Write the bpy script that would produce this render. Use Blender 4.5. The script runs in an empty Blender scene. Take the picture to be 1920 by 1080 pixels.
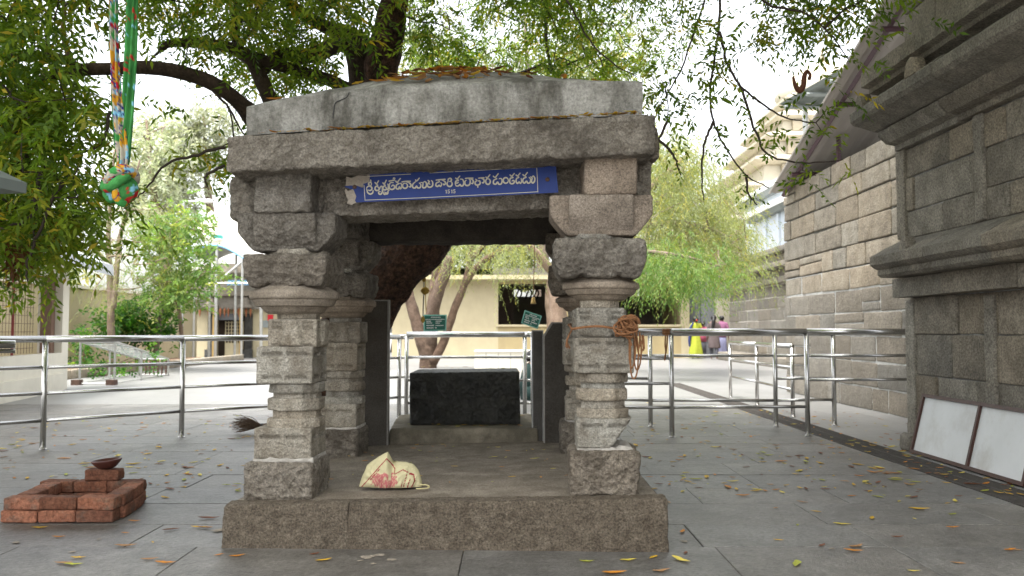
import bpy, math, random
import numpy as np
from mathutils import Vector, Matrix
R = math.radians
random.seed(7)
RNG = np.random.default_rng(11)
SC = bpy.context.scene
COL = SC.collection

# ------------------------------------------------------------------ camera
F, TH, H = 1600.0, R(2.8625), 1.05          # focal length in photo pixels, tilt up, eye height
cam_d = bpy.data.cameras.new('camera')
cam_d.lens = 30.0; cam_d.sensor_width = 36.0; cam_d.clip_start = 0.05; cam_d.clip_end = 2000
cam_d.dof.use_dof = True; cam_d.dof.focus_distance = 4.5; cam_d.dof.aperture_fstop = 4.0
cam = bpy.data.objects.new('camera', cam_d); COL.objects.link(cam)
cam.location = (0, 0, H); cam.rotation_euler = (R(90) + TH, 0, 0)
SC.camera = cam

# ------------------------------------------------------------------ sky, sun, exposure
SUN_EL, SUN_AZ = R(70), R(210)               # hazy sun high behind the camera, a little to the left
wd = bpy.data.worlds.new('World'); SC.world = wd; wd.use_nodes = True
nt = wd.node_tree; bg = nt.nodes['Background']
sky = nt.nodes.new('ShaderNodeTexSky'); sky.sky_type = 'NISHITA'; sky.sun_disc = False
sky.sun_elevation = SUN_EL; sky.sun_rotation = SUN_AZ; sky.air_density = 1.2; sky.dust_density = 4.0; sky.ozone_density = 1.0
hs = nt.nodes.new('ShaderNodeHueSaturation'); hs.inputs['Saturation'].default_value = 0.22
nt.links.new(sky.outputs[0], hs.inputs['Color']); nt.links.new(hs.outputs[0], bg.inputs['Color'])
bg.inputs['Strength'].default_value = 0.15
sl = bpy.data.lights.new('sun', 'SUN'); sl.energy = 1.5; sl.angle = R(14); sl.color = (1.0, 0.97, 0.92)
so = bpy.data.objects.new('sun', sl); COL.objects.link(so)
sdir = Vector((math.sin(SUN_AZ) * math.cos(SUN_EL), math.cos(SUN_AZ) * math.cos(SUN_EL), math.sin(SUN_EL)))
so.rotation_euler = sdir.to_track_quat('Z', 'Y').to_euler(); so.location = (-6, -12, 20)
vs = SC.view_settings
SC.display_settings.display_device = 'sRGB'
vs.view_transform = 'Standard'; vs.look = 'None'; vs.gamma = 1.0; vs.use_curve_mapping = False
vs.exposure = 2.1
SC.render.engine = 'CYCLES'
SC.cycles.use_denoising = True
SC.cycles.max_bounces = 8; SC.cycles.diffuse_bounces = 4; SC.cycles.transmission_bounces = 4
SC.cycles.sample_clamp_indirect = 8.0

# ------------------------------------------------------------------ helpers
def P(px, py, d):
    """point at depth d seen at photo pixel px, py"""
    u = (px - 960) / F; v = (540 - py) / F
    y = math.cos(TH) - v * math.sin(TH); z = math.sin(TH) + v * math.cos(TH)
    return np.array((u / y * d, d, H + z / y * d))
def ZZ(py, d): return float(P(960, py, d)[2])
def XX(px, d, py=620): return float(P(px, py, d)[0])
def G(px, py):
    """ground point under a photo pixel"""
    v = (540 - py) / F
    y = math.cos(TH) - v * math.sin(TH); z = math.sin(TH) + v * math.cos(TH)
    return P(px, py, -H / z * y)

def _h(i, j, k, s):
    n = (i * 374761393 + j * 668265263 + k * 2147483647 + s * 974711) & 0xffffffff
    n = ((n ^ (n >> 13)) * 1274126177) & 0xffffffff
    return ((n ^ (n >> 16)) & 0xffff) / 32767.5 - 1.0
def vnoise(p, s=0):
    f = np.floor(p).astype(np.int64); t = p - f; t = t * t * (3 - 2 * t)
    out = 0
    for a in (0, 1):
        for b in (0, 1):
            for c in (0, 1):
                w = (t[:, 0] if a else 1 - t[:, 0]) * (t[:, 1] if b else 1 - t[:, 1]) * (t[:, 2] if c else 1 - t[:, 2])
                out = out + w * _h(f[:, 0] + a, f[:, 1] + b, f[:, 2] + c, s)
    return out
def fbm(p, s=0, o=3):
    r = 0; a = 1.0
    for i in range(o):
        r = r + a * vnoise(p * 2 ** i, s + i * 17); a *= 0.5
    return r / 1.75

WO = {}                                      # world origin of every object that parents others
def thing(name, label, cat, loc=(0, 0, 0), group=None):
    o = bpy.data.objects.new(name, None); COL.objects.link(o)
    o.empty_display_size = 0.2; o.location = tuple(float(c) for c in loc); WO[o.name] = np.array(loc, float)
    o['label'] = label; o['category'] = cat
    if group: o['group'] = group
    return o
def tag(o, label=None, cat=None, group=None, kind=None):
    if label: o['label'] = label
    if cat: o['category'] = cat
    if group: o['group'] = group
    if kind: o['kind'] = kind
    return o
def put(name, me, parent, origin):
    o = bpy.data.objects.new(name, me); COL.objects.link(o)
    WO[o.name] = np.array(origin, float)
    if parent is not None:
        o.parent = parent; o.location = tuple(WO[o.name] - WO[parent.name])
    else:
        o.location = tuple(WO[o.name])
    return o
def obj(name, VF, mat, parent=None, smooth=False, origin=None, col=None):
    """one mesh object from world-space vertices and faces"""
    V, Fc = VF
    V = np.asarray(V, float)
    if origin is None:
        origin = (V.min(0) + V.max(0)) / 2; origin[2] = V[:, 2].min()
    me = bpy.data.meshes.new(name)
    L = V - origin
    if isinstance(Fc, np.ndarray):
        n, k = Fc.shape
        me.vertices.add(len(L)); me.vertices.foreach_set('co', L.astype(np.float32).ravel())
        me.loops.add(n * k); me.loops.foreach_set('vertex_index', Fc.astype(np.int32).ravel())
        me.polygons.add(n); me.polygons.foreach_set('loop_start', np.arange(0, n * k, k, dtype=np.int32))
        me.update(calc_edges=True)
    else:
        me.from_pydata(L.tolist(), [], Fc)
    if smooth: me.polygons.foreach_set('use_smooth', np.ones(len(me.polygons), bool))
    me.materials.append(mat)
    if col is not None:
        at = me.color_attributes.new('Col', 'FLOAT_COLOR', 'POINT')
        c4 = np.ones((len(L), 4), np.float32); c4[:, :3] = col; at.data.foreach_set('color', c4.ravel())
    me.update()
    return put(name, me, parent, origin)
def join(parts):
    Vs, Fs, n = [], [], 0
    for V, Fc in parts:
        V = np.asarray(V, float); Vs.append(V)
        Fs += [tuple(int(i) + n for i in f) for f in Fc]; n += len(V)
    return np.vstack(Vs), Fs
def xf(VF, loc=(0, 0, 0), rz=0, rx=0, ry=0, sc=(1, 1, 1)):
    V, Fc = VF
    M = np.array(Matrix.Rotation(rz, 3, 'Z') @ Matrix.Rotation(ry, 3, 'Y') @ Matrix.Rotation(rx, 3, 'X'))
    return (np.asarray(V) * np.array(sc)) @ M.T + np.array(loc), Fc

def box(x0, x1, y0, y1, z0, z1, bev=0.0):
    if bev <= 0:
        V = [(x, y, z) for z in (z0, z1) for y in (y0, y1) for x in (x0, x1)]
        return np.array(V, float), [(0, 2, 3, 1), (4, 5, 7, 6), (0, 1, 5, 4), (2, 6, 7, 3), (0, 4, 6, 2), (1, 3, 7, 5)]
    return rbox((x1 - x0, y1 - y0, z1 - z0), 9, bev, 0, ctr=((x0 + x1) / 2, (y0 + y1) / 2, (z0 + z1) / 2))
def rbox(dim, cell, rnd, amp, seed=0, freq=14, ctr=(0, 0, 0), fn=None, oct=3):
    """rounded box of a grid of cells, surface pushed in and out by noise (hewn stone)"""
    h = np.array(dim, float) / 2; r = min(rnd, h.min() * 0.9)
    ax = []
    for i in range(3):
        m = max(1, int(round((2 * h[i] - 2 * r) / cell)))
        a = np.linspace(-h[i] + r, h[i] - r, m + 1)
        ax.append(np.concatenate(([-h[i], -h[i] + r * 0.42], a, [h[i] - r * 0.42, h[i]])) if r > 0 else a)
    pts, fcs, n = [], [], 0
    for k in range(3):
        a, b = ax[(k + 1) % 3], ax[(k + 2) % 3]
        A, B = np.meshgrid(a, b, indexing='ij'); na, nb = len(a), len(b)
        idx = np.arange(na * nb).reshape(na, nb)
        q = np.stack([idx[:-1, :-1], idx[1:, :-1], idx[1:, 1:], idx[:-1, 1:]], -1).reshape(-1, 4)
        for s in (-1, 1):
            p = np.zeros((na * nb, 3)); p[:, (k + 1) % 3] = A.ravel(); p[:, (k + 2) % 3] = B.ravel(); p[:, k] = s * h[k]
            pts.append(p); fcs.append((q if s > 0 else q[:, ::-1]) + n); n += len(p)
    p = np.vstack(pts); f = np.vstack(fcs)
    _, first, inv = np.unique(np.round(p, 5), axis=0, return_index=True, return_inverse=True)
    p = p[first]; f = inv.ravel()[f]
    inner = np.clip(p, -h + r, h - r); dv = p - inner; L = np.linalg.norm(dv, axis=1, keepdims=True)
    nrm = dv / np.maximum(L, 1e-9)
    if r <= 0:
        nrm = p / np.linalg.norm(p, axis=1, keepdims=True)
    q = inner + nrm * r if r > 0 else p
    if amp:
        w = q + 0.012 * np.stack([fbm(q * 30, seed + 51, 2), fbm(q * 30, seed + 52, 2), fbm(q * 30, seed + 53, 2)], 1)
        q = q + nrm * (amp * (fbm(w * freq + seed * 3.7, seed, oct) + 0.55 * (0.5 - np.abs(fbm(w * freq * 2.6, seed + 7, 2)) * 2)))[:, None]
    if fn is not None: q = fn(q, nrm, h)
    return q + np.array(ctr), f
def hexa(c, cell, rnd, amp, seed=0, freq=14):
    """hewn block between 8 corners, c[z][y][x]"""
    V, f = rbox((1, 1, 1), cell, 0, 0)
    c = np.array(c, float)
    sz = np.array((np.linalg.norm(c[0, 0, 1] - c[0, 0, 0]), np.linalg.norm(c[0, 1, 0] - c[0, 0, 0]), np.linalg.norm(c[1, 0, 0] - c[0, 0, 0])))
    V, f = rbox(sz, cell, rnd, amp, seed, freq)
    t = V / sz + 0.5
    out = 0
    for a in (0, 1):
        for b in (0, 1):
            for d in (0, 1):
                w = (t[:, 2] if a else 1 - t[:, 2]) * (t[:, 1] if b else 1 - t[:, 1]) * (t[:, 0] if d else 1 - t[:, 0])
                out = out + w[:, None] * c[a, b, d]
    return out, f
def smooth_path(pts, n=6):
    p = np.array(pts, float)
    if len(p) < 3: return p
    q = np.vstack([2 * p[0] - p[1], p, 2 * p[-1] - p[-2]]); out = []
    for i in range(1, len(q) - 2):
        for t in np.arange(n) / n:
            out.append(0.5 * (2 * q[i] + (q[i + 1] - q[i - 1]) * t + (2 * q[i - 1] - 5 * q[i] + 4 * q[i + 1] - q[i + 2]) * t * t + (3 * q[i] - q[i - 1] - 3 * q[i + 1] + q[i + 2]) * t ** 3))
    out.append(p[-1]); return np.array(out)
def tube(pts, rad, sides=8, rough=0.0, seed=0, cap=True):
    p = np.array(pts, float); n = len(p)
    r = np.interp(np.linspace(0, 1, n), np.linspace(0, 1, len(rad)), rad) if hasattr(rad, '__len__') else np.full(n, rad)
    t = np.gradient(p, axis=0); t /= np.maximum(np.linalg.norm(t, axis=1, keepdims=True), 1e-9)
    u = np.cross(t[0], (0, 0, 1.0)); u = u if np.linalg.norm(u) > 1e-3 else np.cross(t[0], (1.0, 0, 0)); u /= np.linalg.norm(u)
    V = []; ang = np.arange(sides) * 2 * math.pi / sides
    for i in range(n):
        u = u - t[i] * np.dot(u, t[i]); u /= max(np.linalg.norm(u), 1e-9); w = np.cross(t[i], u)
        V.append(p[i] + r[i] * (np.cos(ang)[:, None] * u + np.sin(ang)[:, None] * w))
    V = np.vstack(V)
    if rough:
        c = np.repeat(p, sides, 0); V = c + (V - c) * (1 + rough * fbm(V * 6, seed))[:, None]
    Fc = [(i * sides + j, i * sides + (j + 1) % sides, (i + 1) * sides + (j + 1) % sides, (i + 1) * sides + j) for i in range(n - 1) for j in range(sides)]
    if cap: Fc += [tuple(range(sides))[::-1], tuple((n - 1) * sides + j for j in range(sides))]
    return V, Fc
def rod(a, b, r, sides=12): return tube([a, b], r, sides)
def loft(rings, cap=True):
    k = len(rings[0]); n = len(rings); V = np.vstack(rings)
    Fc = [(i * k + j, i * k + (j + 1) % k, (i + 1) * k + (j + 1) % k, (i + 1) * k + j) for i in range(n - 1) for j in range(k)]
    if cap: Fc += [tuple(range(k))[::-1], tuple((n - 1) * k + j for j in range(k))]
    return V, Fc
def ring(cx, cy, z, w, d, ch=0.0, n=48):
    """chamfered rectangle (ch=chamfer fraction of half width; ch>=1 gives an ellipse)"""
    a = (np.arange(n) + 0.5) / n * 2 * math.pi
    c, s = np.cos(a), np.sin(a)
    if ch >= 1: x, y = c, s
    else:
        m = np.maximum(np.abs(c), np.abs(s))
        if ch > 0: m = np.maximum(m, (np.abs(c) + np.abs(s)) / (2 - ch))
        x, y = c / m, s / m
    return np.stack([cx + x * w / 2, cy + y * d / 2, np.full(n, z)], 1)
def lathe(cx, cy, prof, n=28, sx=1, sy=1):
    return loft([ring(cx, cy, z, 2 * r * sx, 2 * r * sy, 1, n) for r, z in prof])
def extrude_y(prof, y0, y1, cell=0.06, amp=0.0, seed=0, freq=12):
    """profile of (x, z) points run along y"""
    pr = []
    m = len(prof)
    for i in range(m):
        a, b = np.array(prof[i]), np.array(prof[(i + 1) % m]); k = max(1, int(np.linalg.norm(b - a) / cell))
        pr += [a + (b - a) * t / k for t in range(k)]
    pr = np.array(pr); k = max(2, int(abs(y1 - y0) / cell) + 1); c = pr.mean(0)
    rings = []
    for y in np.linspace(y0, y1, k):
        V = np.stack([pr[:, 0], np.full(len(pr), y), pr[:, 1]], 1)
        rings.append(V)
    V, Fc = loft(rings)
    if amp:
        nz = fbm(V * freq, seed) * amp
        V = V + np.stack([nz, nz * 0.6, -nz * 0.7], 1)
    return V, Fc

# ------------------------------------------------------------------ materials
def nmat(name, rough=0.8, spec=0.3):
    m = bpy.data.materials.new(name); m.use_nodes = True
    b = m.node_tree.nodes['Principled BSDF']; b.inputs['Roughness'].default_value = rough
    b.inputs['Specular IOR Level'].default_value = spec
    return m, m.node_tree, b
def nd(nt, t, **k):
    n = nt.nodes.new(t)
    for a, v in k.items():
        if a in n.inputs: n.inputs[a].default_value = v
        else: setattr(n, a, v)
    return n
def noise(nt, vec, scale, detail=4, rough=0.6):
    n = nd(nt, 'ShaderNodeTexNoise'); n.inputs['Scale'].default_value = scale; n.inputs['Detail'].default_value = detail; n.inputs['Roughness'].default_value = rough
    if vec is not None: nt.links.new(vec, n.inputs['Vector'])
    return n.outputs['Fac']
def ramp(nt, fac, a, b, ca=0.0, cb=1.0):
    n = nd(nt, 'ShaderNodeMapRange'); n.inputs['From Min'].default_value = a; n.inputs['From Max'].default_value = b
    n.inputs['To Min'].default_value = ca; n.inputs['To Max'].default_value = cb
    nt.links.new(fac, n.inputs['Value']); return n.outputs[0]
def mixc(nt, fac, a, b, mode='MIX'):
    n = nd(nt, 'ShaderNodeMix'); n.data_type = 'RGBA'; n.blend_type = mode
    for s, v in ((0, fac), (6, a), (7, b)):
        if hasattr(v, 'default_value'): nt.links.new(v, n.inputs[s])
        elif s == 0: n.inputs[s].default_value = v
        else: n.inputs[s].default_value = (*v, 1) if len(v) == 3 else v
    return n.outputs[2]
def wpos(nt, shift=9.0):
    g = nd(nt, 'ShaderNodeNewGeometry'); oi = nd(nt, 'ShaderNodeObjectInfo')
    m = nd(nt, 'ShaderNodeMath', operation='MULTIPLY'); nt.links.new(oi.outputs['Random'], m.inputs[0]); m.inputs[1].default_value = shift
    a = nd(nt, 'ShaderNodeVectorMath', operation='ADD'); nt.links.new(g.outputs['Position'], a.inputs[0]); nt.links.new(m.outputs[0], a.inputs[1])
    return a.outputs[0], oi.outputs['Random'], g.outputs['Position']
def stone(name, c1, c2, c3=None, s1=5, speck=0.35, sscale=110, big=1.2, bigamt=0.6, bump=0.5, bscale=28, rough=0.88, ov=0.18, spec=0.25, dist=0.02, streak=False, lo=0.5, hi=0.66, tint=0.06, chip=0.0, st2=None, st2s=0.9, st2a=0.5):
    """mottled stone: two tones, dark or pale stains, mineral specks, relief"""
    m, nt, b = nmat(name, rough, spec)
    vec, rnd, pos = wpos(nt)
    col = mixc(nt, ramp(nt, noise(nt, vec, s1, 6), 0.35, 0.65), c1, c2)
    if c3 is not None:
        sv = vec
        if streak:
            mp = nd(nt, 'ShaderNodeMapping'); mp.inputs['Scale'].default_value = (1, 1, 0.30); nt.links.new(vec, mp.inputs['Vector']); sv = mp.outputs[0]
        col = mixc(nt, ramp(nt, noise(nt, sv, big, 6, 0.7), lo, hi, 0, bigamt), col, c3)
    sp = ramp(nt, noise(nt, vec, sscale, 2, 0.8), 0.3, 0.7, 1 - speck, 1 + speck)
    g = nd(nt, 'ShaderNodeCombineColor'); [nt.links.new(sp, g.inputs[i]) for i in range(3)]
    col = mixc(nt, 1.0, col, g.outputs[0], 'MULTIPLY')
    ob = ramp(nt, rnd, 0, 1, 1 - ov, 1 + ov)
    g2 = nd(nt, 'ShaderNodeCombineColor'); [nt.links.new(ob, g2.inputs[i]) for i in range(3)]
    col = mixc(nt, 1.0, col, g2.outputs[0], 'MULTIPLY')
    if st2 is not None: col = mixc(nt, ramp(nt, noise(nt, pos, st2s, 9, 0.72), 0.50, 0.63, 0, st2a), col, st2)
    wn = nd(nt, 'ShaderNodeTexWhiteNoise'); wn.noise_dimensions = '1D'; nt.links.new(rnd, wn.inputs['W'])
    col = mixc(nt, 1.0, col, mixc(nt, wn.outputs['Value'], (1.0 + tint, 1.0, 1.0 - tint * 1.2), (1.0 - tint * 0.5, 1.0, 1.0 + tint * 0.5)), 'MULTIPLY')
    nt.links.new(col, b.inputs['Base Color'])
    ad = nd(nt, 'ShaderNodeMath', operation='MULTIPLY_ADD'); nt.links.new(noise(nt, vec, bscale, 6, 0.7), ad.inputs[0]); ad.inputs[1].default_value = 1.0
    n2 = nd(nt, 'ShaderNodeMath', operation='MULTIPLY'); nt.links.new(noise(nt, vec, bscale * 5, 3, 0.7), n2.inputs[0]); n2.inputs[1].default_value = 0.3
    nt.links.new(n2.outputs[0], ad.inputs[2])
    if chip:
        vo = nd(nt, 'ShaderNodeTexVoronoi'); vo.inputs['Scale'].default_value = bscale * 1.4; nt.links.new(vec, vo.inputs['Vector'])
        a3 = nd(nt, 'ShaderNodeMath', operation='MULTIPLY_ADD'); nt.links.new(vo.outputs['Distance'], a3.inputs[0]); a3.inputs[1].default_value = chip; nt.links.new(ad.outputs[0], a3.inputs[2]); ad = a3
    bp = nd(nt, 'ShaderNodeBump'); bp.inputs['Strength'].default_value = bump; bp.inputs['Distance'].default_value = dist
    nt.links.new(ad.outputs[0], bp.inputs['Height']); nt.links.new(bp.outputs[0], b.inputs['Normal'])
    return m
def plain(name, c, rough=0.6, metal=0.0, var=0.12, scale=6, bump=0.0, spec=0.4, stain=None, stamt=0.5, ststrk=False):
    m, nt, b = nmat(name, rough, spec); b.inputs['Metallic'].default_value = metal
    vec, rnd, pos = wpos(nt)
    c = np.array(c)
    col = mixc(nt, ramp(nt, noise(nt, vec, scale, 5), 0.3, 0.7), tuple(c * (1 - var)), tuple(np.minimum(c * (1 + var), 1)))
    if stain is not None:
        sv = vec
        if ststrk:
            mp = nd(nt, 'ShaderNodeMapping'); mp.inputs['Scale'].default_value = (1, 1, 0.15); nt.links.new(vec, mp.inputs['Vector']); sv = mp.outputs[0]
        col = mixc(nt, ramp(nt, noise(nt, sv, 2.3, 6, 0.7), 0.5, 0.72, 0, stamt), col, stain)
    nt.links.new(col, b.inputs['Base Color'])
    if bump:
        bp = nd(nt, 'ShaderNodeBump'); bp.inputs['Strength'].default_value = bump; bp.inputs['Distance'].default_value = 0.01
        nt.links.new(noise(nt, vec, 40, 4), bp.inputs['Height']); nt.links.new(bp.outputs[0], b.inputs['Normal'])
    return m
def leafmat(name, trans=0.52, tint=(1.35, 1.4, 0.55), rough=0.5, spec=0.25):
    """leaf with the colour of its own vertices, light shining through"""
    m, nt, b = nmat(name, rough, spec)
    at = nd(nt, 'ShaderNodeVertexColor'); at.layer_name = 'Col'
    nt.links.new(at.outputs['Color'], b.inputs['Base Color'])
    tr = nd(nt, 'ShaderNodeBsdfTranslucent')
    nt.links.new(mixc(nt, 1.0, at.outputs['Color'], tint, 'MULTIPLY'), tr.inputs['Color'])
    mx = nd(nt, 'ShaderNodeMixShader'); mx.inputs[0].default_value = trans
    nt.links.new(b.outputs[0], mx.inputs[1]); nt.links.new(tr.outputs[0], mx.inputs[2])
    nt.links.new(mx.outputs[0], nt.nodes['Material Output'].inputs['Surface'])
    return m
def vcol(name, rough=0.8, spec=0.2, bump=0.0):
    m, nt, b = nmat(name, rough, spec)
    at = nd(nt, 'ShaderNodeVertexColor'); at.layer_name = 'Col'
    nt.links.new(at.outputs['Color'], b.inputs['Base Color'])
    if bump:
        g = nd(nt, 'ShaderNodeNewGeometry'); bp = nd(nt, 'ShaderNodeBump'); bp.inputs['Strength'].default_value = bump; bp.inputs['Distance'].default_value = 0.01
        nt.links.new(noise(nt, g.outputs['Position'], 70, 5, 0.7), bp.inputs['Height']); nt.links.new(bp.outputs[0], b.inputs['Normal'])
    return m

M = {}
M['granite'] = stone('pavilion_granite', (0.215, 0.184, 0.145), (0.345, 0.306, 0.252), (0.105, 0.088, 0.068), s1=20, speck=0.42, sscale=100, bump=1.0, bscale=22, bigamt=0.6, big=4.0, dist=0.07, chip=.7, streak=True, ov=0.14, tint=.05, st2=(0.085, 0.07, 0.054), st2s=3.2, st2a=0.55)
M['carved'] = stone('carved_granite', (0.235, 0.212, 0.170), (0.345, 0.318, 0.266), (0.15, 0.124, 0.092), s1=18, speck=0.42, sscale=120, bump=0.8, bscale=45, big=5, bigamt=0.7, ov=0.14, chip=.5, streak=True, st2=(0.14, 0.112, 0.08), st2s=4, st2a=0.55)
M['brown_granite'] = stone('brown_granite', (0.165, 0.134, 0.104), (0.240, 0.200, 0.160), (0.105, 0.085, 0.066), s1=10, speck=0.5, bump=0.6, bscale=40, big=4, ov=0.1)
M['disc_stone'] = stone('capital_stone', (0.200, 0.166, 0.128), (0.285, 0.244, 0.195), (0.13, 0.102, 0.078), s1=14, speck=0.35, sscale=110, bump=0.6, bscale=45, big=4, bigamt=0.6, ov=0.1)
M['platform'] = stone('platform_granite', (0.115, 0.095, 0.072), (0.190, 0.162, 0.126), (0.235, 0.205, 0.165), s1=20, speck=0.55, sscale=100, bump=1.0, bscale=34, big=3.2, bigamt=0.55, dist=0.05, lo=0.56, hi=0.64)
M['floor_top'] = stone('worn_platform_top', (0.135, 0.115, 0.090), (0.205, 0.180, 0.146), (0.29, 0.262, 0.218), s1=8, speck=0.4, bump=0.7, bscale=18, big=3.4, bigamt=0.6)
M['plaster'] = stone('roof_plaster', (0.125, 0.120, 0.105), (0.24, 0.235, 0.215), (0.042, 0.039, 0.031), s1=7, speck=0.3, sscale=60, bump=0.5, bscale=30, big=5.5, bigamt=0.8, streak=True, lo=0.44, hi=0.62)
M['mortar'] = stone('lime_mortar', (0.30, 0.285, 0.255), (0.44, 0.42, 0.385), (0.2, 0.185, 0.16), s1=20, speck=0.1, bump=0.4, bscale=50, big=6)
M['patch'] = stone('cement_patch', (0.24, 0.205, 0.165), (0.30, 0.262, 0.215), (0.2, 0.17, 0.13), s1=12, speck=0.15, bump=0.4, bscale=30)
M['black_stone'] = stone('black_granite', (0.022, 0.022, 0.019), (0.052, 0.050, 0.042), (0.072, 0.063, 0.040), s1=6, speck=0.3, bump=1.0, bscale=20, big=2.0, bigamt=0.5, rough=0.5, ov=0.05, spec=0.6, chip=.8, dist=0.05)
M['slab_dark'] = stone('dark_slab', (0.060, 0.056, 0.050), (0.085, 0.080, 0.072), (0.05, 0.04, 0.03), s1=6, speck=0.3, bump=0.25, bscale=50, ov=0.1)
M['slab_edge'] = stone('sawn_slab_edge', (0.25, 0.245, 0.23), (0.32, 0.31, 0.29), None, s1=12, speck=0.15, bump=0.2, bscale=60)
M['plinth'] = stone('plinth_cement', (0.125, 0.112, 0.085), (0.205, 0.185, 0.145), (0.065, 0.06, 0.045), s1=5, speck=0.15, bump=0.35, bscale=30, big=3, bigamt=0.7)
M['wall_dark'] = stone('temple_wall_stone', (0.175, 0.155, 0.124), (0.285, 0.257, 0.210), (0.120, 0.110, 0.095), s1=5, speck=0.5, sscale=60, bump=1.0, bscale=22, big=1.3, bigamt=0.7, ov=0.16)
M['wall_light'] = stone('pale_wall_stone', (0.240, 0.208, 0.160), (0.330, 0.294, 0.238), (0.165, 0.142, 0.115), s1=5, speck=0.35, sscale=50, bump=1.0, bscale=14, big=2.6, bigamt=0.6, ov=0.15, dist=0.03)
M['wall_grey'] = stone('grey_wall_stone', (0.180, 0.162, 0.134), (0.250, 0.229, 0.194), (0.135, 0.12, 0.103), s1=5, speck=0.35, sscale=50, bump=1.0, bscale=14, big=2.5, ov=0.13, dist=0.03)
M['joint_dark'] = stone('dark_joint', (0.075, 0.07, 0.06), (0.13, 0.12, 0.10), None, s1=8, bump=0.4)
M['joint_white'] = stone('white_joint', (0.40, 0.385, 0.355), (0.58, 0.56, 0.52), (0.2, 0.185, 0.16), s1=5, speck=0.1, bump=0.4, big=1.6, bigamt=0.8)
M['slab'] = stone('paving_stone', (0.088, 0.083, 0.075), (0.138, 0.131, 0.120), (0.178, 0.170, 0.157), s1=6, speck=0.35, sscale=45, bump=0.55, bscale=14, big=1.7, bigamt=0.6, rough=0.42, ov=0.08, spec=0.5, tint=.03, st2=(0.055, 0.050, 0.044), st2s=1.1, st2a=0.5, lo=0.46, hi=0.62)
M['joint_mid'] = stone('grey_joint', (0.12, 0.115, 0.105), (0.20, 0.19, 0.175), (0.42, 0.41, 0.38), s1=4, speck=0.2, bump=0.4, big=2.0, bigamt=0.6)
M['bed'] = stone('paving_bed', (0.055, 0.052, 0.048), (0.10, 0.095, 0.088), None, s1=10, bump=0.3)
M['brick'] = stone('red_brick', (0.215, 0.085, 0.050), (0.315, 0.140, 0.085), (0.16, 0.12, 0.092), s1=12, speck=0.4, sscale=60, bump=0.9, bscale=40, big=9, bigamt=0.9, ov=0.35)
M['drain'] = plain('dull_drain_iron', (0.050, 0.044, 0.038), 0.85, 0, 0.3, 20, 0.4)
M['clay'] = plain('dark_clay', (0.085, 0.028, 0.02), 0.5, bump=0.1)
M['steel'] = plain('stainless_steel', (0.60, 0.59, 0.57), 0.27, 1.0, 0.12, 3)
M['galv'] = plain('galvanised_steel', (0.42, 0.42, 0.40), 0.45, 0.8, 0.12, 8)
M['rust'] = plain('rusty_iron', (0.085, 0.048, 0.034), 0.8, 0.1, 0.3, 20, 0.4)
M['frame_brown'] = plain('brown_painted_frame', (0.052, 0.021, 0.015), 0.45, 0, 0.25, 15, 0.1)
M['board'] = plain('white_board', (0.60, 0.61, 0.61), 0.55, 0, 0.05, 4, 0, stain=(0.36, 0.33, 0.28), stamt=0.55)
M['sign_blue'] = plain('blue_enamel', (0.004, 0.022, 0.135), 0.6, 0, 0.1, 10)
M['sign_cream'] = plain('cream_enamel', (0.42, 0.39, 0.30), 0.6, 0, 0.08, 60)
M['sign_green'] = plain('green_sign', (0.012, 0.115, 0.085), 0.4)
M['sign_mint'] = plain('mint_border', (0.22, 0.52, 0.45), 0.4)
M['white'] = plain('white_paint', (0.72, 0.72, 0.70), 0.6, 0, 0.05)
M['cream'] = plain('cream_plaster', (0.42, 0.36, 0.23), 0.85, 0, 0.06, 3, 0.1, stain=(0.34, 0.29, 0.19), stamt=0.45, ststrk=True)
M['yellow'] = plain('yellow_plaster', (0.34, 0.27, 0.14), 0.85, 0, 0.08, 2, 0.1, stain=(0.26, 0.21, 0.12), stamt=0.5, ststrk=True)
M['pale'] = plain('pale_plaster', (0.68, 0.64, 0.54), 0.85, 0, 0.06, 2, 0.1, stain=(0.5, 0.46, 0.38), stamt=0.3)
M['ivory'] = plain('ivory_plaster', (0.78, 0.74, 0.64), 0.85, 0, 0.04, 2)
M['bluegrey'] = plain('blue_grey_paint', (0.55, 0.60, 0.66), 0.8, 0, 0.08, 2, 0, stain=(0.66, 0.66, 0.64), stamt=0.5)
M['tower'] = plain('tower_plaster', (0.47, 0.43, 0.34), 0.85, 0, 0.08, 2, 0, stain=(0.34, 0.31, 0.25), stamt=0.5, ststrk=True); M['tower_dark'] = plain('tower_niche', (0.30, 0.26, 0.19), 0.85)
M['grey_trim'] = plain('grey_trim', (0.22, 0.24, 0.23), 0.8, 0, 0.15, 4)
M['grey_paint'] = plain('grey_gate_paint', (0.12, 0.125, 0.13), 0.7, 0, 0.15, 2)
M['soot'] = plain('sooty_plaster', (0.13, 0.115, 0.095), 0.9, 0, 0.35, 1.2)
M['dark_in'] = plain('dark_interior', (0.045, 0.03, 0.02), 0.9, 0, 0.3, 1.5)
M['brown_wall'] = plain('brown_column', (0.16, 0.095, 0.065), 0.8, 0, 0.12)
M['redpipe'] = plain('red_pipe', (0.2, 0.025, 0.02), 0.5)
M['awning'] = plain('grey_awning', (0.46, 0.48, 0.50), 0.6, 0, 0.08, 2, 0, stain=(0.3, 0.31, 0.32), stamt=0.4)
M['sheet'] = plain('underside_of_roof_sheet', (0.46, 0.42, 0.38), 0.65, 0, 0.06, 3)
M['sheet_dark'] = plain('dark_roof_sheet', (0.16, 0.18, 0.17), 0.6, 0, 0.1, 3)
M['purple'] = plain('purple_painted_steel', (0.105, 0.055, 0.07), 0.5)
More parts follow.
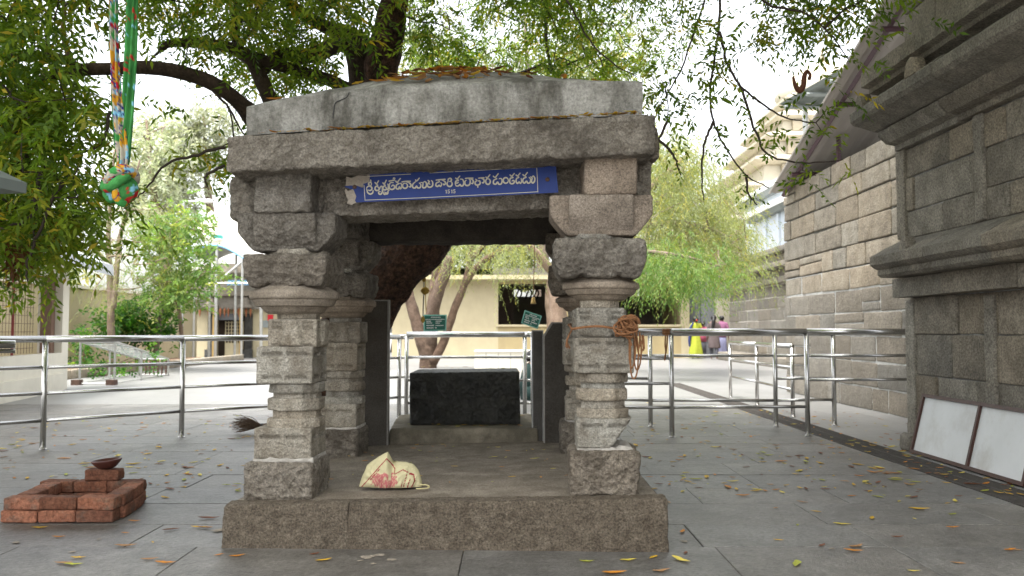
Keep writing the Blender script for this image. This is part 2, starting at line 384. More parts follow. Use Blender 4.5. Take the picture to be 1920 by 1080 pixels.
M['shade_painted_granite'] = stone('shade_painted_granite', (0.050, 0.043, 0.036), (0.085, 0.073, 0.060), (0.03, 0.026, 0.022), s1=8, speck=0.3, bump=0.8, bscale=24, big=3)  # rear lintel stone, colour darkened to paint in the shade under the roof
M['bark'] = stone('tree_bark', (0.045, 0.032, 0.022), (0.085, 0.060, 0.042), (0.025, 0.018, 0.013), s1=14, speck=0.3, sscale=50, bump=1.0, bscale=22, big=5, ov=0.05, dist=0.04)
M['bark_red'] = stone('red_bark', (0.060, 0.032, 0.020), (0.135, 0.074, 0.048), (0.020, 0.012, 0.008), s1=16, speck=0.5, sscale=45, bump=1.0, bscale=16, big=9, bigamt=0.9, ov=0.0, dist=0.12, chip=1.0)
M['bark_pale'] = stone('pale_bark', (0.16, 0.115, 0.085), (0.235, 0.18, 0.14), (0.10, 0.07, 0.05), s1=5, speck=0.2, sscale=40, bump=0.6, bscale=14, big=3, ov=0.1, dist=0.03)
M['bark_brown'] = stone('brown_bark', (0.095, 0.062, 0.044), (0.155, 0.108, 0.080), (0.05, 0.034, 0.024), s1=6, speck=0.3, sscale=40, bump=0.9, bscale=14, big=4, ov=0.1, dist=0.04)
M['twig'] = plain('twig', (0.040, 0.028, 0.020), 0.85)
M['leaf'] = leafmat('leaf'); M['leaf_far'] = leafmat('far_leaf', 0.35, (1.0, 1.1, 0.6))
M['litter'] = leafmat('fallen_leaf_skin', 0.15, (1.0, 0.9, 0.6), 0.6)
M['cloth'] = vcol('printed_cloth', 1.0, 0.03, 0.8); M['bagcloth'] = vcol('bag_cloth', 0.9, 0.1, 0.5)
M['rope'] = plain('coir_rope', (0.19, 0.085, 0.035), 0.95, 0, 0.3, 90, 0.6)
M['broom'] = plain('broom_twigs', (0.085, 0.055, 0.036), 0.9, 0, 0.3, 40)
M['brass'] = plain('brass', (0.50, 0.33, 0.12), 0.4, 0.7, 0.15, 30)
M['gold'] = plain('gilt_tin', (0.48, 0.30, 0.05), 0.5, 0.2, 0.15, 60)
M['black'] = plain('black_rubber', (0.012, 0.012, 0.012), 0.6)
M['soil'] = stone('soil', (0.16, 0.105, 0.07), (0.23, 0.16, 0.11), None, s1=8, bump=0.8)
M['skin'] = plain('skin', (0.20, 0.10, 0.065), 0.55); M['hair'] = plain('black_hair', (0.010, 0.009, 0.009), 0.45)
for nme, c in (('lime', (0.27, 0.30, 0.025)), ('pink', (0.34, 0.07, 0.11)), ('mauve', (0.095, 0.072, 0.07)), ('rose', (0.24, 0.095, 0.17)), ('lilac', (0.16, 0.16, 0.25)),
               ('navy', (0.03, 0.04, 0.12)), ('charcoal', (0.06, 0.06, 0.07)), ('bottle', (0.003, 0.020, 0.017)), ('red', (0.5, 0.02, 0.03)), ('skyblue', (0.22, 0.50, 0.78)), ('brownbag', (0.2, 0.1, 0.06))):
    M[nme] = plain(nme + '_cloth', c, 0.85, 0, 0.12, 14)

# ================================================================== ground, paving, drain
def slabbox(x0, x1, y0, y1, z0, z1, c=0.004):
    r = lambda a, z: np.array([(x0 + a, y0 + a, z), (x1 - a, y0 + a, z), (x1 - a, y1 - a, z), (x0 + a, y1 - a, z)])
    return loft([r(0, z0), r(0, z1 - c), r(c, z1)])
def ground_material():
    m, nt, b = nmat('far_paving_lit', 0.40, 0.5)  # slab stone again, its colour lightened to paint in the courtyard's brighter light
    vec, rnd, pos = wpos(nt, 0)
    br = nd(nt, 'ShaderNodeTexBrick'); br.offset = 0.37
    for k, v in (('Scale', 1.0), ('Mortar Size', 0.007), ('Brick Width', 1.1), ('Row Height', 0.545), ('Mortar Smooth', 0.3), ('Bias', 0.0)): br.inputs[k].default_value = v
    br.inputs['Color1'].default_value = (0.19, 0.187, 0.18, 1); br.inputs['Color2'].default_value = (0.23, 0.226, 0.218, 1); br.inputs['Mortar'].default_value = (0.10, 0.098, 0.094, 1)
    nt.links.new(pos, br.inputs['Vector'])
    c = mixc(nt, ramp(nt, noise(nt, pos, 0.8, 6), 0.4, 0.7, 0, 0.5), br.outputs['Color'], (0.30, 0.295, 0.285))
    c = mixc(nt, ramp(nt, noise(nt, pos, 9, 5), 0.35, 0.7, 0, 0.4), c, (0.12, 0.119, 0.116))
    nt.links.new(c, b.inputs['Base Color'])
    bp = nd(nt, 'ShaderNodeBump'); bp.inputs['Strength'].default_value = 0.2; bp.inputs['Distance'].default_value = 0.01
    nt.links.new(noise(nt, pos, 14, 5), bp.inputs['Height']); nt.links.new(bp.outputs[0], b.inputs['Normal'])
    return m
HX0, HX1, HY0, HY1 = -7.5, 3.36, 2.3, 12.25
gv, gf = [], []
for (x0, x1, y0, y1) in ((-300, 300, HY1, 400), (-300, 300, -300, HY0), (-300, HX0, HY0, HY1), (HX1, 300, HY0, HY1)):
    n = len(gv); gv += [(x0, y0, 0), (x1, y0, 0), (x1, y1, 0), (x0, y1, 0)]; gf.append((n, n + 1, n + 2, n + 3))
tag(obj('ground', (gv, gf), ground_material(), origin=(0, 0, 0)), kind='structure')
pave = tag(obj('pavement', ([(HX0, HY0, -0.03), (HX1, HY0, -0.03), (HX1, HY1, -0.03), (HX0, HY1, -0.03)], [(0, 1, 2, 3)]), M['bed'], origin=(0, 0, -0.03)), kind='structure')
rows = [2.3, 2.62, 3.15, 3.68, 4.21, 4.69, 5.25, 5.77, 6.29, 6.83, 7.47, 8.0, 8.55, 9.1, 9.65, 10.2, 10.72, 11.25, 11.75, 12.25]
rs = random.Random(4)
for i in range(len(rows) - 1):
    y0, y1 = rows[i], rows[i + 1]; x = HX0 - rs.random() * 0.4; lim = 0.63 * y1 + 0.9
    strip = []
    while x < 3.05:
        w = rs.uniform(0.85, 1.35); x1 = min(x + w, 3.05)
        if 3.05 - x1 < 0.3: x1 = 3.05
        xa = max(x, HX0)
        dz = rs.uniform(-0.002, 0.001)
        s = slabbox(xa + 0.0018, x1 - 0.0018, y0 + 0.0018, y1 - 0.0018, -0.03 + 0.001, dz, 0.003)
        if x1 - xa > 0.1:
            if x1 > -lim and y1 > 3.1: obj('paving_slab', s, M['slab'], pave)
            else: strip.append(s)
        x = x1
    if strip: tag(obj('paving_slabs_beyond', join(strip), M['slab'], pave), kind='stuff')
# a wide open joint left of the pavilion and the chipped lime splashes on the floor
def splash(px, py, w, seed):
    c = G(px, py); r = random.Random(seed); n = 14
    V = [(c[0], c[1], 0.0045)] + [(c[0] + math.cos(a) * w * r.uniform(0.4, 1), c[1] + math.sin(a) * w * r.uniform(0.4, 1), 0.0042) for a in np.arange(n) * 2 * math.pi / n]
    return V, [(0, 1 + i, 1 + (i + 1) % n) for i in range(n)]
sp = [splash(*a) for a in ((690, 1046, .05, 1), (712, 1042, .035, 2), (735, 1051, .03, 3), (409, 995, .045, 4), (675, 1053, .02, 5), (30, 1018, .025, 6), (135, 1036, .025, 7), (185, 1012, .02, 8), (700, 1058, .02, 9), (1283, 1016, .02, 10), (1560, 1030, .02, 11))]
tag(obj('lime_splashes', join(sp), M['patch']), 'dried white splashes of lime on the grey paving', 'splash', kind='stuff')

# drain grating: frame rails and slats
dr = thing('drain_grating', 'long dark slatted drain grating along the foot of the temple wall', 'drain', (3.2, 4.0, 0))
obj('drain_frame', join([box(3.052, 3.066, 2.3, 17.2, -0.02, 0.004), box(3.344, 3.358, 2.3, 17.2, -0.02, 0.004), box(3.195, 3.212, 2.3, 17.2, -0.02, 0.0045)]), M['drain'], dr)
me0 = None
k = 0; y = 4.6
far = []
while y < 17.1:
    if k < 110:
        if me0 is None:
            o = obj('drain_slat', slabbox(3.066, 3.344, y, y + 0.022, -0.018, 0.003, 0.002), M['drain'], dr); me0 = o.data
        else: put('drain_slat', me0, dr, (3.205, y + 0.011, -0.018))
    else: far.append(slabbox(3.066, 3.344, y, y + 0.022, -0.018, 0.003, 0.002))
    y += 0.045; k += 1
tag(obj('drain_slats_beyond', join(far), M['drain'], dr), kind='stuff')
tag(obj('drain_channel', ([(3.06, 12.2, 0.0005), (3.35, 12.2, 0.0005), (3.35, 17.2, 0.0005), (3.06, 17.2, 0.0005)], [(0, 1, 2, 3)]), M['bed'], dr))

# ================================================================== temple walls on the right
STONES = []
for s in range(7):
    V, f = rbox((1, 1, 1), 0.34, 0.05, 0.022, seed=s * 5 + 2, freq=3.2)
    me = bpy.data.meshes.new('stone'); me.from_pydata(V.tolist(), [], f.tolist()); me.polygons.foreach_set('use_smooth', np.ones(len(f), bool)); me.update(); STONES.append(me)
SMATS = {}
def stone_at(parent, mat, x, y, z, dx, dy, dz, rz=0, name='stone'):
    key = (random.randrange(7), mat.name)
    if key not in SMATS:
        me = STONES[key[0]].copy(); me.materials.append(mat); SMATS[key] = me
    o = put(name, SMATS[key], parent, (x, y, z)); o.scale = (dx, dy, dz); o.rotation_euler = (0, 0, rz)
    return o
def coursed(parent, mats, xf_, y0, y1, zs, lens, gap=0.012, thick=0.16, jit=0.008, seed=0, gaps=None, split=0.0, tilt=0.0):
    """courses of separate stones, front face at x = xf_"""
    r = random.Random(seed)
    for i in range(len(zs) - 1):
        z0, z1 = zs[i], zs[i + 1]; y = y0; g = gap if gaps is None else gaps[i]
        y -= 0
        first = True
        while y < y1 - 0.02:
            L = r.uniform(*lens) * (0.55 if first and i % 2 else 1); first = False
            ye = y + L
            if y1 - ye < lens[0] * 0.45: ye = y1
            ye = min(ye, y1)
            m = mats[i] if isinstance(mats, list) else mats
            cut = [(z0, z1)] if r.random() > split else [(z0, z0 + (z1 - z0) * r.uniform(.4, .6)), None]
            if cut[-1] is None: cut[-1] = (cut[0][1], z1)
            for za, zb in cut:
                o = stone_at(parent, m, xf_ + thick / 2 + r.uniform(-jit, jit), (y + ye) / 2, (za + zb) / 2, thick, ye - y - g * r.uniform(0.4, 1.5), zb - za - g * r.uniform(0.4, 1.5)); o.rotation_euler = (r.uniform(-tilt, tilt), 0, 0)
            y = ye

W1 = thing('temple_wall', 'dark weathered granite temple wall with stepped cornices behind the leaning white boards', 'wall', (4.0, 5.2, 0))
obj('wall_core', join([box(3.622, 5.2, 0.6, 7.74, -0.1, 1.36), box(3.522, 5.2, 0.6, 7.60, 1.36, 3.1), box(3.39, 5.2, 0.6, 7.12, 3.1, 5.4)]), M['joint_mid'], W1)
coursed(W1, M['wall_dark'], 3.60, 0.8, 7.80, [0.0, 0.30, 0.66, 1.02, 1.345], (0.50, 0.95), seed=3, gap=0.008)
coursed(W1, M['wall_dark'], 3.50, 0.8, 7.66, [1.86, 2.10, 2.40, 2.66], (0.5, 1.0), seed=8, gap=0.009)
coursed(W1, M['wall_grey'], 3.36, 0.8, 7.20, [3.40, 3.74, 4.1, 4.5, 4.9, 5.4], (0.5, 0.9), seed=12, gap=0.009)
for yy, w in ((7.70, 0.16), (6.42, 0.13), (5.1, 0.13)):      # shallow pilasters
    obj('pilaster', rbox((0.1, w, 1.32), 0.06, 0.012, 0.006, seed=int(yy * 10), ctr=(3.63, yy, 0.66)), M['wall_dark'], W1, True)
    obj('pilaster', rbox((0.1, w, 0.80), 0.06, 0.012, 0.006, seed=int(yy * 10) + 1, ctr=(3.53, yy - 0.1, 2.27)), M['wall_dark'], W1, True)
def cornice(name, prof, y_end, lens, seed, mat=None, amp=0.012, y_beg=0.9):
    r = random.Random(seed); y = y_end; k = 0
    while y > y_beg:
        L = r.uniform(*lens); y2 = max(y - L, y_beg)
        dx, dz = r.uniform(-.006, .006), r.uniform(-.006, .006)
        pr = [(a + dx, b + dz) for a, b in prof]
        obj(name, extrude_y(pr, y2 + 0.004, y - 0.004, 0.035, amp, seed + k, 14), mat or M['wall_dark'], W1, False)
        y = y2; k += 1
cornice('frieze_stone', [(3.44, 1.345), (3.44, 1.51), (3.75, 1.51), (3.75, 1.345)], 7.72, (0.8, 1.3), 21, amp=0.005)
cornice('ledge_stone', [(3.30, 1.515), (3.265, 1.54), (3.27, 1.585), (3.235, 1.60), (3.20, 1.625), (3.20, 1.70), (3.33, 1.775), (3.50, 1.855), (3.75, 1.855), (3.75, 1.515)], 7.62, (0.7, 1.2), 33, amp=0.005)
cornice('cornice_stone', [(3.45, 2.665), (3.45, 2.715), (3.37, 2.73), (3.30, 2.80), (3.30, 2.835), (3.66, 2.835), (3.66, 2.665)], 7.62, (0.9, 1.4), 41, amp=0.005)
cornice('cornice_stone', [(3.30, 2.84), (3.10, 2.90), (3.07, 2.93), (3.07, 3.00), (3.17, 3.075), (3.30, 3.10), (3.62, 3.10), (3.62, 2.84)], 7.66, (0.9, 1.5), 52, amp=0.005)
cornice('coping_stone', [(3.26, 3.15), (3.20, 3.16), (3.20, 3.20), (3.13, 3.215), (3.13, 3.345), (3.20, 3.385), (3.62, 3.385), (3.62, 3.105), (3.42, 3.105)], 7.55, (0.8, 1.3), 63, amp=0.005)
# little horseshoe gables on the ledges, a stone left at the foot, a rusty stain plate high up
def nasi(y, x, z, w=0.14, h=0.13):
    a = np.linspace(0, math.pi, 9)
    rg = lambda xo, s: np.stack([np.full(9, xo), y + np.cos(a) * w / 2 * s, z + np.sin(a) * h * s], 1)
    return loft([rg(x, 0.86), rg(x + 0.012, 1.0), rg(x + 0.09, 1.0)])
obj('gable_ornament', nasi(7.02, 3.22, 1.70), M['wall_dark'], W1); obj('gable_ornament', nasi(6.55, 3.09, 3.03, 0.2, 0.15), M['wall_dark'], W1); obj('gable_ornament', nasi(7.52, 3.09, 3.03, 0.16, 0.13), M['wall_dark'], W1)
obj('rusty_plate', rbox((0.02, 0.24, 0.30), 0.05, 0.006, 0.01, seed=3, ctr=(3.365, 6.86, 3.98)), plain('red_rust', (0.22, 0.055, 0.025), 0.9, 0, 0.5, 9, 0.5), W1)
tag(obj('loose_stone', rbox((0.16, 0.2, 0.15), 0.04, 0.04, 0.02, 5, ctr=(3.50, 7.52, 0.072)), M['wall_grey'], smooth=True), 'small grey stone lying at the corner foot of the temple wall', 'stone')

W2 = thing('stone_wall', 'pale coursed stone wall with white mortar lines beyond the steel railing', 'wall', (5.0, 12, 0))
obj('mortar_backing', box(4.734, 6.5, 8.2, 14.70, -0.1, 1.93), M['joint_white'], W2)
obj('dark_backing', box(4.752, 6.5, 8.2, 14.68, 1.93, 3.46), M['joint_dark'], W2)
zs2 = [0, 0.30, 0.64, 0.98, 1.30, 1.62, 1.94, 2.24, 2.58, 2.92, 3.2, 3.5]
coursed(W2, [M['wall_grey']] * 5 + [M['wall_light']] * 6, 4.72, 8.3, 14.75, zs2, (0.42, 1.15), seed=17, thick=0.2, jit=0.007, split=.10, tilt=.018, gaps=[0.014, 0.02, 0.018, 0.026, 0.02, 0.034, 0.022, 0.028, 0.03, 0.026, 0.026])

W3 = thing('shrine_wall', 'far grey stone shrine wall with layered cornice beside the walking people', 'wall', (8.2, 27, 0))
obj('wall_core', box(7.945, 11, 22.0, 31.2, -0.1, 3.3), M['joint_white'], W3)
coursed(W3, M['wall_grey'], 7.92, 22.2, 31.1, [0.32, 0.66, 1.02, 1.36, 1.72, 2.06, 2.42], (0.8, 1.5), seed=27, thick=0.2, gap=0.035, jit=0.02)
obj('kerb', rbox((0.5, 9.2, 0.3), 0.3, 0.04, 0.02, 4, ctr=(7.72, 26.5, 0.14)), M['wall_grey'], W3, True)
for z0, z1, xo in ((2.44, 2.62, 7.72), (2.63, 2.86, 7.86), (2.87, 3.02, 7.55), (3.03, 3.30, 7.80), (3.31, 3.48, 7.62)):
    y = 22.2
    while y < 30.6:
        L = random.uniform(0.9, 1.6); obj('cornice_stone', rbox((0.6, L - 0.02, z1 - z0), 0.3, 0.03, 0.02, int(y * 7), ctr=(xo + 0.3, y + L / 2, (z0 + z1) / 2)), M['wall_grey'], W3, True); y += L
# painted upper storey set back above the cornice
obj('painted_wall', join([box(8.1, 11, 22.5, 28.4, 3.48, 4.75), box(8.5, 11, 24.5, 31.0, 3.48, 5.6)]), M['bluegrey'], W3)
obj('painted_cornice', join([extrude_y([(7.75, 4.75), (7.75, 4.92), (8.2, 5.1), (10.9, 5.1), (10.9, 4.751)], 22.4, 28.6, 2), extrude_y([(8.15, 5.6), (8.15, 5.75), (8.6, 6.0), (10.9, 6.0), (10.9, 5.601)], 24.4, 31.2, 2)]), M['white'], W3)
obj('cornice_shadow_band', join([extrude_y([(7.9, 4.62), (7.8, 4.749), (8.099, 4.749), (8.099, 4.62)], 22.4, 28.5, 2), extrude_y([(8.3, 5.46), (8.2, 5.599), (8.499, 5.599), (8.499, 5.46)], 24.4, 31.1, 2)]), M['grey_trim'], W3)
for yy in np.arange(23, 30.6, 1.3): obj('pilaster', box(8.03 if yy < 28 else 8.44, 8.5, yy, yy + 0.22, 3.5, 4.6), M['bluegrey'], W3)

# cream temple tower rising behind
T = thing('temple_tower', 'cream stepped temple tower rising behind the sheet metal roof', 'tower', (14, 38, 0))
tz = [0, 5.6, 7.0, 8.2, 9.3, 10.3, 11.2]; tw = [10.5, 9.2, 7.8, 6.6, 5.4, 4.3]
for i in range(6):
    w = tw[i]
    obj('tier', loft([ring(14, 38, tz[i], w, w, 0.0, 4), ring(14, 38, tz[i + 1] - 0.45, w * 0.97, w * 0.97, 0.0, 4)]), M['tower'], T)
    obj('tier_cornice', loft([ring(14, 38, tz[i + 1] - 0.45, w * 1.02, w * 1.02, 0.0, 4), ring(14, 38, tz[i + 1] - 0.3, w * 1.1, w * 1.1, 0.0, 4), ring(14, 38, tz[i + 1] - 0.2, w * 1.1, w * 1.1, 0.0, 4), ring(14, 38, tz[i + 1], w * 0.92, w * 0.92, 0.0, 4)]), M['tower'], T)
    if i:
        for q in (-0.36, 0, 0.36):
            obj('niche', box(14 + q * w - 0.35, 14 + q * w + 0.35, 38 - w / 2 - 0.16, 38 - w / 2 + 0.05, tz[i] + 0.08, tz[i + 1] - 0.46), M['tower_dark'], T)
obj('barrel_top', lathe(14, 38, [(1.9, 11.2), (2.1, 11.6), (1.7, 12.3), (0.9, 12.9), (0.15, 13.1)]), M['tower'], T, True)
obj('finial', lathe(14, 38, [(0.08, 13.1), (0.16, 13.3), (0.06, 13.5), (0.02, 13.9)], 10), M['tower_dark'], T, True)

# sheet metal roof over the pale wall, seen from below
def corrugated(a, b, c, d, n, amp=0.02):
    """sheet between corner a-b (eave) and c-d (ridge), ribs running from eave to ridge"""
    a, b, c, d = map(np.array, (a, b, c, d)); nn = np.cross(b - a, c - a); nn = nn / np.linalg.norm(nn)
    V, Fc = [], []
    t = np.linspace(0, 1, n * 4 + 1)
    prof = np.tile([0, 1, 1, 0], n + 1)[:len(t)] * amp
    for off in (0.0, -0.004):
        V += [a + (b - a) * s + nn * (h + off) for s, h in zip(t, prof)] + [c + (d - c) * s + nn * (h + off) for s, h in zip(t, prof)]
    m = len(t)
    for i in range(m - 1):
        Fc += [(i, i + 1, m + i + 1, m + i), (2 * m + i, 3 * m + i, 3 * m + i + 1, 2 * m + i + 1)]
    Fc += [(0, m, 3 * m, 2 * m), (m - 1, 3 * m - 1, 4 * m - 1, 2 * m - 1)]
    return np.array(V), Fc
S1 = thing('sheet_roof', 'beige sheet metal roof on purple steel truss above the pale stone wall', 'roof', (5.2, 12, 3.4))
e0, e1 = np.array((4.42, 14.5, 3.42)), np.array((8.0, 14.5, 3.42)); r0, r1 = np.array((4.42, 8.6, 5.42)), np.array((8.0, 8.6, 5.42))
obj('roof_sheet', corrugated(e0, e1, r0, r1, 14), M['sheet'], S1)
sdn = np.array((0, 0, -0.07))
obj('edge_flashing', tube([e0 + (-.01, 0, -.02), r0 + (-.01, 0, -.02)], 0.022, 6), M['sheet'], S1)
for xo in (0.22, 1.6): obj('rafter', tube([e0 + (xo, 0, -.06), r0 + (xo, 0, -.06)], 0.038, 4), M['purple'], S1)
for t in (0.14, 0.46, 0.72):
    q = e0 + (r0 - e0) * t; obj('purlin', tube([q + (0.1, 0, -.13), q + (2.6, 0, -.13)], 0.035, 4), M['purple'], S1)
for t in (0.30, 0.6, 0.82):
    q = e0 + (r0 - e0) * t; obj('post', tube([(q[0] + 0.5, q[1], 3.46), (q[0] + 0.5, q[1], q[2] - 0.05)], 0.035, 6), M['purple'], S1)
S2 = thing('grey_shed_roof', 'grey ribbed metal shed roof high beside the cream tower', 'roof', (7, 18, 5.6))
a, b, c, d = P(1461, 195, 18.5), P(1461, 195, 18.5) + (4.2, 0, 0.05), P(1640, 92, 16.5), P(1640, 92, 16.5) + (4.2, 0, 0.05)
obj('roof_sheet', corrugated(a, b, c, d, 12, 0.05), M['sheet_dark'], S2)
for t in (0.05, 0.3, 0.55, 0.8):
    q = a + (c - a) * t; obj('purlin', tube([q + (0.02, 0, -.12), q + (4, 0, -.1)], 0.05, 4), M['grey_trim'], S2)
for q in (a + (0.6, 0.1, -0.05), a + (3.4, 0.1, -0.05), c + (1.2, -0.1, -0.05)): obj('post', tube([(q[0], q[1], 0), q], 0.06, 8), M['galv'], S2)

# ================================================================== back hall behind the trees
HB = thing('kitchen_hall', 'long cream hall with dark open windows behind the trees', 'building', (1.2, 36, 0))
D0 = 33.0
def wallpiece(par, px0, px1, z0, z1, d=D0, mat='yellow', thick=0.3, name='wall'):
    return obj(name, box(XX(px0, d), XX(px1, d), d, d + thick, z0, z1), M[mat], par)
ztop, zsill, zhead = 3.0, ZZ(610, D0), ZZ(532, D0)
wallpiece(HB, 735, 934, -0.05, ztop, name='front_wall', mat='cream')
wallpiece(HB, 934, 1050, -0.05, zsill, name='sill_wall'); wallpiece(HB, 934, 1050, zhead, ztop, name='head_wall')
wallpiece(HB, 1050, 1160, -0.05, ztop, name='front_wall')
wallpiece(HB, 1160, 1277, -0.05, zsill, name='sill_wall'); wallpiece(HB, 1160, 1277, zhead - .1, ztop, name='head_wall')
wallpiece(HB, 1277, 1293, -0.05, ztop, name='corner_post', mat='cream')
for px0, px1 in ((930, 1052), (1158, 1279)): obj('sill', box(XX(px0, D0), XX(px1, D0), D0 - 0.08, D0 - 0.003, zsill - 0.05, zsill + 0.03), M['cream'], HB)
xl, xr = XX(735, D0), XX(1293, D0)
for xa_ in (xl, xr - .3): obj('side_wall', box(xa_, xa_ + 0.3, D0 + .3, D0 + 5, -0.05, ztop), M['yellow'], HB)
# rear wall with a row of bright cut-outs
rb = D0 + 4.2
zc0, zc1 = ZZ(556, rb), ZZ(543, rb)
xs = [XX(p, rb) for p in (964, 1015, 1180, 1200, 1246, 1274)]
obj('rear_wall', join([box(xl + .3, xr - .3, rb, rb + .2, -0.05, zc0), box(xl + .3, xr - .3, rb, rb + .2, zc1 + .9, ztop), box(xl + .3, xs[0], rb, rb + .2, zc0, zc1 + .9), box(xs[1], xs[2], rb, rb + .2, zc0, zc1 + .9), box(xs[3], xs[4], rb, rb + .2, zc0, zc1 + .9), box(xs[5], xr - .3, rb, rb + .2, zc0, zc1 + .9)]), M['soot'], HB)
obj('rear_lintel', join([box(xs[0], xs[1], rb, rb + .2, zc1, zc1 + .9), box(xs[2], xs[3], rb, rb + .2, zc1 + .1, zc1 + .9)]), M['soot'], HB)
jl = []
for k, (p, w, h0, h1) in enumerate(((970, 4, 0, 1), (978, 3, .25, 1), (989, 5, 0, .35), (997, 3, .1, .9), (1004, 3, .1, .9), (1010, 2, .3, 1))):
    x = XX(p, rb); jl.append(tube(smooth_path([(x - .09, rb - .02, zc0 - .1), (x, rb - .02, zc0 + (zc1 - zc0) * .5), (x + .1 * (-1) ** k, rb - .02, zc1 + .05)]), 0.035, 5))
tag(obj('jali_scrolls', join(jl), M['dark_in'], HB), kind='stuff')
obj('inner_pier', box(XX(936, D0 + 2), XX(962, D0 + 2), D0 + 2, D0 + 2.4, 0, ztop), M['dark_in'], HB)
obj('roof_slab', box(xl - 0.5, xr + 0.15, D0 - 0.75, D0 + 5.2, ztop, ztop + 0.16), M['cream'], HB)
obj('roof_parapet', box(XX(925, D0), xr + 0.1, D0 - 0.70, D0 + 5, ztop + 0.16, ztop + 0.42), M['plinth'], HB)
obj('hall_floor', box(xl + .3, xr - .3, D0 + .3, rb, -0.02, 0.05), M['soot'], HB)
GT = thing('gate_pier', 'grey painted gate wall and dark lintel behind the walking people', 'gate', (7.4, 32.6, 0))
gd = 33.4
obj('pier', box(XX(1293, gd), XX(1341, gd), gd, gd + 0.5, -0.05, 3.2), M['grey_paint'], GT)
obj('panel_joint', box(XX(1313, gd), XX(1314.2, gd), gd - 0.012, gd - 0.002, 0.3, 2.6), M['black'], GT)
obj('lintel', box(XX(1341, gd), XX(1372, gd), gd, gd + 0.4, ZZ(558, gd), 3.2), M['grey_paint'], GT)
FB = thing('street_house', 'pale house glimpsed through the gateway', 'building', (11, 52, 0))
obj('wall', box(9.5, 20, 52, 60, -0.05, 7.0), M['ivory'], FB)
obj('window', box(11.9, 12.5, 51.95, 51.99, 1.6, 2.6), M['bluegrey'], FB); obj('door', box(12.9, 13.5, 51.95, 51.99, 0, 2.2), M['pale'], FB); obj('roof', box(9.3, 20.2, 51.8, 60.2, 7.0, 7.3), M['pale'], FB)
CB = thing('stone_counter', 'low cream tiled counter behind the black stone block', 'counter', (-0.2, 22.4, 0))
obj('counter_body', box(XX(890, 22), XX(1003, 22), 22, 22.9, -0.01, 0.50), M['pale'], CB)
obj('counter_top', box(XX(889, 22), XX(1004, 22), 21.97, 22.93, 0.50, 0.54), M['pale'], CB)
for px in (911, 934, 957, 980): obj('tile_joint', box(XX(px, 22), XX(px, 22) + .01, 21.994, 21.999, 0.02, 0.48), M['plinth'], CB)

# ================================================================== kiosk on the left
K = thing('kiosk', 'cream open kiosk with grey awning roof at the left edge', 'building', (-9.5, 13.5, 0))
A0, A1 = np.array((-7.10, 11.0)), np.array((-8.02, 15.45))     # front face line, near to far
kd = (A1 - A0) / np.linalg.norm(A1 - A0); kn = np.array((-kd[1], kd[0]))   # along, inward (to the left)
KL = np.linalg.norm(A1 - A0)
def kbox(u0, u1, v0, v1, z0, z1):
    V, f = box(u0, u1, v0, v1, z0, z1)
    W = np.array([(*(A0 + kd * p[0] + kn * p[1]), p[2]) for p in V]); return W, [q[::-1] for q in f]
obj('dado_wall', kbox(-1.2, KL, 0, 0.2, -0.05, 0.66), M['pale'], K)
obj('skirting', kbox(-1.2, KL - 0.35, -0.05, -0.002, -0.05, 0.30), M['pale'], K)
obj('corner_column', kbox(KL - 0.36, KL, 0, 0.4, 0.66, 2.14), M['pale'], K); obj('near_column', kbox(0.75, 1.27, 0, 0.3, 0.66, 2.14), M['pale'], K)
obj('lintel_beam', kbox(-1.2, KL, 0.03, 0.35, 2.0, 2.3), M['pale'], K)
obj('inner_column', kbox(KL - 0.56, KL - 0.37, 0.12, 0.3, 0.66, 2.1), M['brown_wall'], K)
obj('far_dado', kbox(-1.2, KL, 3.2, 3.4, -0.05, 0.55), M['brown_wall'], K); obj('far_beam', kbox(-1.2, KL, 3.2, 3.4, 2.0, 2.3), M['brown_wall'], K)
for u in (1.45, 2.55):
    p = A0 + kd * u + kn * 0.25; obj('red_pipe', rod((*p, 0.62), (*p, 2.05), 0.022, 8), M['redpipe'], K)
gw = []
for u in np.arange(1.3, KL - .4, 0.14): p = A0 + kd * u + kn * 0.45; gw.append(rod((*p, 0.66), (*p, 2.0), 0.004, 4))
for z in np.arange(0.75, 2.0, 0.14): gw.append(rod((*(A0 + kd * 1.2 + kn * .45), z), (*(A0 + kd * (KL - .4) + kn * .45), z), 0.004, 4))
tag(obj('wire_grille', join(gw), M['rust'], K), kind='stuff')
aw = []
for off, z in ((-0.62, 2.16), (-0.60, 2.28), (0.1, 2.58), (1.6, 2.80), (3.0, 2.85)):
    aw.append([(*(A0 + kd * u + kn * off), z) for u in (-1.6, KL + (0.5 if off < 0 else 0.25 if off < 1 else -0.4))])
V = [p for r_ in aw for p in r_] + [(p[0], p[1], p[2] - 0.08) for r_ in aw for p in r_]
Fc = [(2 * i, 2 * i + 1, 2 * i + 3, 2 * i + 2) for i in range(4)] + [(10 + 2 * i, 12 + 2 * i, 13 + 2 * i, 11 + 2 * i) for i in range(4)] + [(0, 10, 11, 1), (8, 9, 19, 18)] + [(2 * i + 1, 11 + 2 * i, 13 + 2 * i, 3 + 2 * i) for i in range(4)] + [(2 * i, 2 * i + 2, 12 + 2 * i, 10 + 2 * i) for i in range(4)]
obj('awning_roof', (V, Fc), M['awning'], K)
obj('awning_ridge', kbox(-1.6, KL + 0.05, 0.15, 0.3, 2.64, 2.74), M['awning'], K)
pc = A0 + kd * 1.75 + kn * 0.9
a = np.linspace(0, math.pi, 12)
ch = thing('round_back_bench', 'dark brown round-backed bench inside the kiosk', 'bench', (pc[0], pc[1], 0))
prof = [(math.cos(t) * .42, .55 + math.sin(t) * .72) for t in a]
rg = lambda o_, s: np.array([(*(pc + kd * (q[0] * s) + kn * o_), q[1] if s == 1 else .5 + (q[1] - .5) * s) for q in prof])
